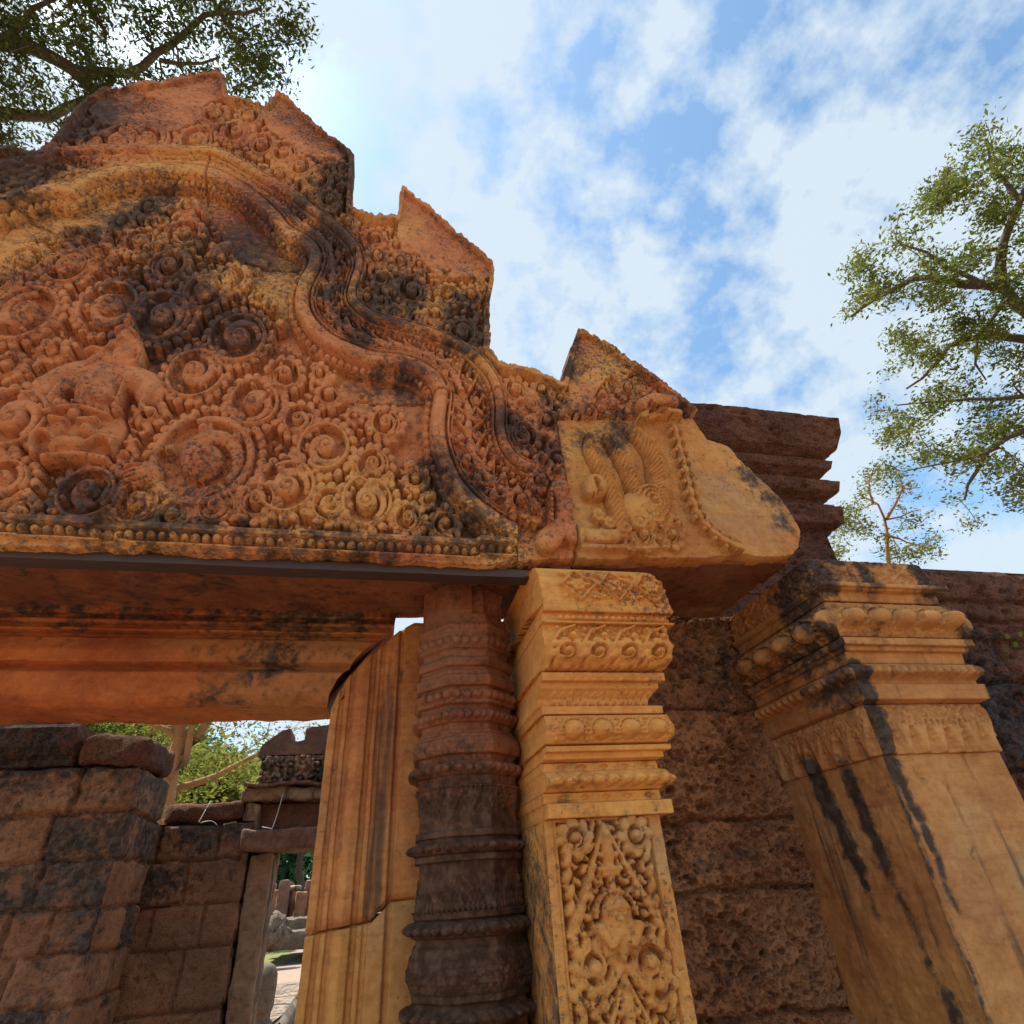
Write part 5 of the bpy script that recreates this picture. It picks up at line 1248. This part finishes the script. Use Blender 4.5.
for a in ((264, 270, 884, 921, DR + 1), (270, 277, 890, 922, DR), (279, 284, 880, 920, DR - .5), (285, 288, 882, 920, DR + .5), (296, 303, 892, 922, DR), (290, 296, 888, 900, DR + 2), (306, 312, 880, 921, DR + 1), (318, 325, 884, 921, DR), (290, 293, 902, 921, DR + .4)):
    link('pillar', boxes_mesh('pillar', [rb(*a)]), S_DARK if a[0] % 2 else S_BLOCK, ruin)
link('lintel', boxes_mesh('lintel', [rb(286, 300, 886, 890, DR + .2, .7)]), S_FAR, ruin); link('sill', boxes_mesh('sill', [rb(283, 300, 918, 921, DR - .8, .7)]), S_FAR, ruin)
for k, (x, y, s_) in enumerate(((266, 925, .5), (270, 931, .45), (264, 938, .4), (275, 936, .35))):
    pc = P(x, y, DR - 3.2); V, Q = rough_box('f', pc[0] - s_, pc[0] + s_, DR - 3.4, DR - 2.8, max(.0, pc[2] - s_ * .7), pc[2] + s_ * .5, res=.08, amp=.05, bev=.15)
    o = link('fallen_stone', boxes_mesh('fallen_stone', [(V, Q)]), S_GREY)
    tag(o, ['grey fallen stone topmost in the heap left of the far lawn', 'grey fallen stone second in the heap beside the broken pillars', 'grey fallen stone lowest in the heap at the edge of the far lawn', 'grey fallen stone at the right of the heap by the platform'][k], 'stone', 'fallen stones by the far ruin')
# edge kerb along the path
a = onZ(250, 1040); b = onZ(310, 965)
kp = [(a[0] + (b[0] - a[0]) * t + .35, a[1] + (b[1] - a[1]) * t) for t in (0, 1)]
kb = tube_mesh('k', [(np.array([(kp[0][0], kp[0][1], .03), (kp[1][0], kp[1][1], .03)]), [.12, .12])], 4)
tag(link('kerb', kb, S_GREY), kind='structure')

# ================================================================== trees
def leaves_mesh(name, centers, n_per, spread, size, rng, flat=.6, droop=0.0):
    """many leaf-sized blades round the twig ends"""
    C_ = np.repeat(centers, n_per, 0); n = len(C_)
    C_ = C_ + rng.normal(size=(n, 3)) * spread * np.array([1, 1, flat])
    d = rng.normal(size=(n, 3)); d[:, 2] = d[:, 2] * .5 - droop; d /= np.linalg.norm(d, axis=1, keepdims=True)
    e_ = np.cross(d, rng.normal(size=(n, 3))); e_ /= np.linalg.norm(e_, axis=1, keepdims=True) + 1e-9
    s = size * (.4 + 1.2 * rng.random((n, 1)) ** 1.5); f_ = np.cross(d, e_)
    V = np.stack([C_ - d * s, C_ + e_ * s * .42 + f_ * s * .12, C_ + d * s, C_ - e_ * s * .42 + f_ * s * .12], 1).reshape(-1, 3)
    return mesh_np(name, V, np.arange(n * 4).reshape(n, 4))
def tree(name, label, main, crown, dist, depth, n_tw, n_per, spread, size, lm, bark, r0, rng, twr=.012, tw_step=None, clump=0.35, base=None, group=None, droop=0.0, flat=.6):
    """main: list of (pixel polyline, start radius, end radius, distance) limbs; crown: polygons in which twigs end"""
    nodes = []; paths = []
    for pts, ra, rb_, dd in main:
        p = np.array([PR(x, y, dd + k_ * 0) for k_, (x, y) in enumerate(pts)] if not isinstance(pts[0][0], tuple) else [PR(a, b, c) for (a, b), c in pts])
        p = smooth_path(p, 2); p = np.concatenate([p]); d = np.r_[0, np.cumsum(np.linalg.norm(np.diff(p, axis=0), axis=1))]
        n = max(4, int(d[-1] / (dist * .02))); s = np.linspace(0, d[-1], n); p = np.stack([np.interp(s, d, p[:, k_]) for k_ in range(3)], 1)
        p += rng.normal(size=p.shape) * dist * .0022
        ra_ = np.linspace(ra, rb_, n); paths.append((p, ra_)); nodes += [(q, r) for q, r in zip(p, ra_)]
    NP = np.array([q for q, r in nodes]); NR = np.array([r for q, r in nodes])
    poly = np.array(crown, float); x0, y0 = poly.min(0); x1, y1 = poly.max(0)
    cand = np.stack([x0 + (x1 - x0) * rng.random(n_tw * 6), y0 + (y1 - y0) * rng.random(n_tw * 6)], 1)
    ok = inpoly(cand[:, 0], cand[:, 1], poly)
    # uneven: leave gaps, bunch the rest
    gn = np.sin(cand[:, 0] * .083 + 1.3 * np.sin(cand[:, 1] * .061)) + np.sin(cand[:, 1] * .097 + 1.7 * np.sin(cand[:, 0] * .052 + 2)) + np.sin((cand[:, 0] + cand[:, 1]) * .19) * .5
    ok &= (gn + rng.normal(size=len(gn)) * .7) > -clump
    cand = cand[ok][:n_tw]
    tips = np.array([PR(x, y, dist + depth * (rng.random() - .5)) for x, y in cand])
    order = np.argsort([((NP - t) ** 2).sum(1).min() for t in tips])
    NPl = list(NP); NRl = list(NR); cents = []
    arr = np.zeros((len(NPl) + len(tips) * 6, 3)); arr[:len(NPl)] = NP; rad = np.zeros(len(arr)); rad[:len(NPl)] = NR; cnt = len(NPl)
    for k_ in order:
        t = tips[k_]; j = np.argmin(((arr[:cnt] - t) ** 2).sum(1)); a = arr[j]; L_ = np.linalg.norm(t - a)
        mid = (a + t) / 2 + rng.normal(size=3) * L_ * .10 + np.array([0, 0, L_ * .08])
        s = np.linspace(0, 1, 6)[:, None]; q = (1 - s) ** 2 * a + 2 * s * (1 - s) * mid + s ** 2 * t
        r_ = min(rad[j] * .6, twr * 3); paths.append((q, np.linspace(max(r_, twr * .7), twr * .5, 6)))
        for z in range(1, 6): arr[cnt] = q[z]; rad[cnt] = max(r_ * (1 - z / 6), twr * .6); cnt += 1
        cents += [q[3], q[4], q[5], q[5]]
    e = empty(name, tuple(base if base is not None else (main[0][0] and PR(*(main[0][0][0] if not isinstance(main[0][0][0][0], tuple) else main[0][0][0][0]), dist))), label, 'tree', group)
    e.location = base if base is not None else e.location
    link('trunk', tube_mesh('trunk', [paths[0]] if len(main) == 1 else paths[:len(main)], 10), bark, e)
    link('branches', tube_mesh('branches', paths[len(main):], 4), bark, e)
    link('crown', leaves_mesh('crown', np.array(cents), n_per, spread, size, rng, droop=droop, flat=flat), lm, e, smooth=False)
    return e
LEAF_D = leafmat('dark_leaves', (.045, .062, .018), (.085, .10, .03), .35)
LEAF_G = leafmat('green_leaves', (.07, .10, .025), (.19, .20, .045), .5)
LEAF_Y = leafmat('yellow_green_leaves', (.10, .13, .03), (.27, .27, .06), .5)
LEAF_B = leafmat('far_leaves', (.05, .11, .055), (.10, .18, .08), .4)
rg = np.random.default_rng(5)
big = PR(-330, 330, 17)
tree('overhanging_tree', 'tall dark-leaved tree with thick spreading limbs, overhanging the top left above the pediment',
     [([(-330, 900), (-260, 420), (-150, 140), (-60, 50), (0, 39), (39, 55), (78, 74), (109, 98), (150, 120)], .45, .09, 17), ([(-150, 140), (-60, 118), (0, 117), (51, 117), (90, 94), (120, 80)], .20, .05, 17),
      ([(78, 74), (120, 72), (156, 59), (172, 35), (195, 20), (227, 16), (262, 10)], .10, .03, 17), ([(-60, 50), (20, -30), (70, -40), (90, 10), (110, 40)], .14, .04, 17.5), ([(20, -30), (140, -60), (200, -20), (235, 30), (240, 60)], .10, .03, 17), ([(156, 59), (190, 70), (225, 62)], .05, .02, 16.6), ([(0, 39), (30, 10), (60, 0)], .08, .03, 17)],
     [(-120, -110), (300, -110), (304, 5), (306, 30), (296, 60), (285, 92), (262, 88), (250, 108), (225, 95), (190, 100), (120, 128), (75, 150), (45, 158), (-80, 170)], 17, 3.0, 430, 24, .19, .052, LEAF_D, BARK, .4, rg, twr=.014, base=(float(big[0]) - 1, float(big[1]), 0), clump=.55)
tree('acacia_tree', 'airy green tree with long dark branches reaching in from the right edge, against the sky',
     [([(1240, 820), (1200, 600), (1120, 400), (1060, 335), (1024, 310), (997, 286), (964, 282), (922, 275), (885, 290), (850, 318)], .32, .03, 15), ([(997, 286), (1003, 250), (1006, 235), (1020, 202), (1035, 170)], .10, .04, 15), ([(1060, 335), (1024, 342), (987, 333), (955, 342), (930, 370), (908, 389)], .10, .02, 15), ([(1120, 400), (1060, 440), (1024, 430), (990, 447), (975, 470), (965, 500)], .12, .02, 15),
      ([(985, 283), (940, 262), (905, 245)], .05, .02, 14.6), ([(1010, 295), (985, 320), (975, 350), (985, 380)], .05, .015, 15.3), ([(1024, 395), (970, 400), (930, 398), (900, 405)], .05, .015, 15), ([(1020, 202), (990, 170), (985, 140)], .05, .015, 15), ([(1000, 450), (950, 465), (905, 470)], .035, .012, 14.8)],
     [(988, 115), (1001, 127), (1040, 120), (1150, 100), (1200, 300), (1150, 520), (1060, 500), (1010, 505), (985, 515), (964, 533), (952, 505), (956, 480), (930, 470), (894, 474), (880, 450), (868, 425), (870, 405), (866, 380), (880, 362), (877, 342), (895, 325), (884, 305), (850, 316), (826, 330), (830, 296), (856, 258), (889, 222), (915, 205), (927, 183), (960, 165), (964, 148)], 15, 3.0, 520, 24, .14, .043, LEAF_G, BARK, .3, rg, twr=.012, base=tuple(list(PR(1240, 820, 15)[:2]) + [0]), clump=.15)
tree('sapling_tree', 'small thin pale-green tree rising behind the corner pier, below the right-hand tree',
     [([(893, 640), (888, 560), (885, 540), (885, 520), (876, 505), (862, 495)], .10, .02, 20), ([(885, 520), (895, 500), (905, 485), (920, 488)], .05, .015, 20), ([(876, 505), (868, 485), (873, 468)], .04, .012, 20), ([(886, 535), (905, 540), (922, 545)], .04, .012, 20), ([(884, 522), (905, 515), (925, 510)], .03, .01, 20)],
     [(840, 500), (858, 478), (880, 462), (905, 475), (928, 492), (930, 520), (945, 560), (830, 560), (832, 525)], 20, 3, 90, 12, .16, .05, LEAF_G, BARK_PALE, .1, rg, twr=.012, base=tuple(list(PR(893, 640, 20)[:2]) + [0]), clump=.0)
tree('yellow_tree', 'forked orange-barked tree with yellow-green leaves, above the gap in the walls seen through the doorway',
     [([(150, 1010), (157, 860), (163, 800), (170, 770), (182, 745), (178, 722), (170, 690)], .34, .12, 16), ([(163, 800), (172, 780), (176, 757), (192, 742), (204, 728), (215, 700)], .20, .06, 16), ([(182, 745), (160, 730), (140, 722), (120, 715)], .08, .03, 16), ([(172, 790), (205, 780), (235, 765), (262, 750), (285, 730)], .09, .03, 16.4), ([(170, 780), (196, 750), (190, 700)], .09, .05, 15.8)],
     [(60, 600), (330, 600), (330, 735), (270, 745), (250, 765), (235, 800), (160, 830), (140, 720), (60, 722)], 17, 5, 200, 12, .26, .055, LEAF_Y, BARK_PALE, .3, rg, twr=.015, base=tuple(list(PR(150, 1010, 16)[:2]) + [0]), clump=.4)
for (cx_, cy_, w_, h_, dd, mt, lb) in ((200, 800, 60, 48, 34, LEAF_Y, 'bright yellow-green shrubby tree just above the darker block wall, behind the forked trunk'),
                                        (300, 800, 60, 50, 46, LEAF_B, 'blue-green tree behind the gable fragment of the small doorway'),
                                        (160, 780, 70, 80, 44, LEAF_B, 'deep green tree behind the forked orange trunk'),
                                        (240, 800, 50, 42, 52, LEAF_B, 'hazy green tree left of the small doorway\'s gable'),
                                        (60, 735, 130, 60, 40, LEAF_Y, 'pale green tree showing as a strip over the nearest wall')):
    tree('background_tree', lb, [([(cx_, 930), (cx_, cy_ + 20), (cx_ + 4, cy_ - h_ * .5)], .3, .08, dd)], [(cx_ - w_, cy_ + h_ * .5), (cx_ - w_ * .9, cy_ - h_ * .4), (cx_ - w_ * .3, cy_ - h_), (cx_ + w_ * .4, cy_ - h_ * .8), (cx_ + w_, cy_ - h_ * .2), (cx_ + w_, cy_ + h_ * .6)], dd, 6, 150, 24, .7, .20, mt, BARK, .3, rg, twr=.03, base=tuple(list(PR(cx_, 930, dd)[:2]) + [0]), clump=1.2, group='trees beyond the block walls')
# far wood closing the view behind the ruins: reads as one mass
cs = []
for k in range(1500):
    x = -60 + 75 * rg.random(); y = 62 + rg.random() * 14; hmax = 9 + 3 * math.sin(x * .35) + 2 * math.sin(x * .9)
    cs.append((x, y, .3 + hmax * rg.random() ** .8))
wd = link('far_wood', leaves_mesh('far_wood', np.array(cs), 30, .9, .42, rg, flat=.8), LEAF_B, smooth=False)
tag(wd, 'blue-green mass of distant trees behind the far ruins', 'trees', kind='stuff')
# a sprig of leaves at the right edge in front of the side wall
sp = P(1016, 642, 2.45)
pl = empty('leaf_sprig', tuple(sp), 'small bright green leafy sprig growing out of the side wall at the right edge', 'plant')
pl.location = (float(sp[0]), 2.62, float(sp[2]))
V = []; Fq = []
ends = [P(x, y, 2.45 - .02 * i_) for i_, (x, y) in enumerate(((1010, 636), (1018, 644), (1023, 634), (1030, 645)))]
link('stem', tube_mesh('stem', [(np.array([(sp[0] + .1, 2.66, sp[2] - .03), (sp[0] + .06, 2.52, sp[2]), tuple(q)]), [.003, .002, .0015]) for q in ends], 5), plain('stem_green', (.12, .2, .04)), pl)
for q in ends:
    n = 7; c_ = np.array(q); vs = []
    for i_ in range(n):
        t = i_ / (n - 1); w = .016 * math.sin(math.pi * min(1, t * 1.05)) + .0005
        for s_ in (-1, 0, 1): vs.append(c_ + np.array([-.06 * t + .0, -.012 * t, -.02 * t * t + .0]) + np.array([.25, .1, 1]) * w * s_ + np.array([0, -.004 * (s_ == 0), 0]))
    fc_ = [[i_ * 3 + j_, i_ * 3 + j_ + 1, i_ * 3 + j_ + 4, i_ * 3 + j_ + 3] for i_ in range(n - 1) for j_ in (0, 1)]
    link('leaf', mesh_py('leaf', vs, fc_), LEAF_Y, pl)
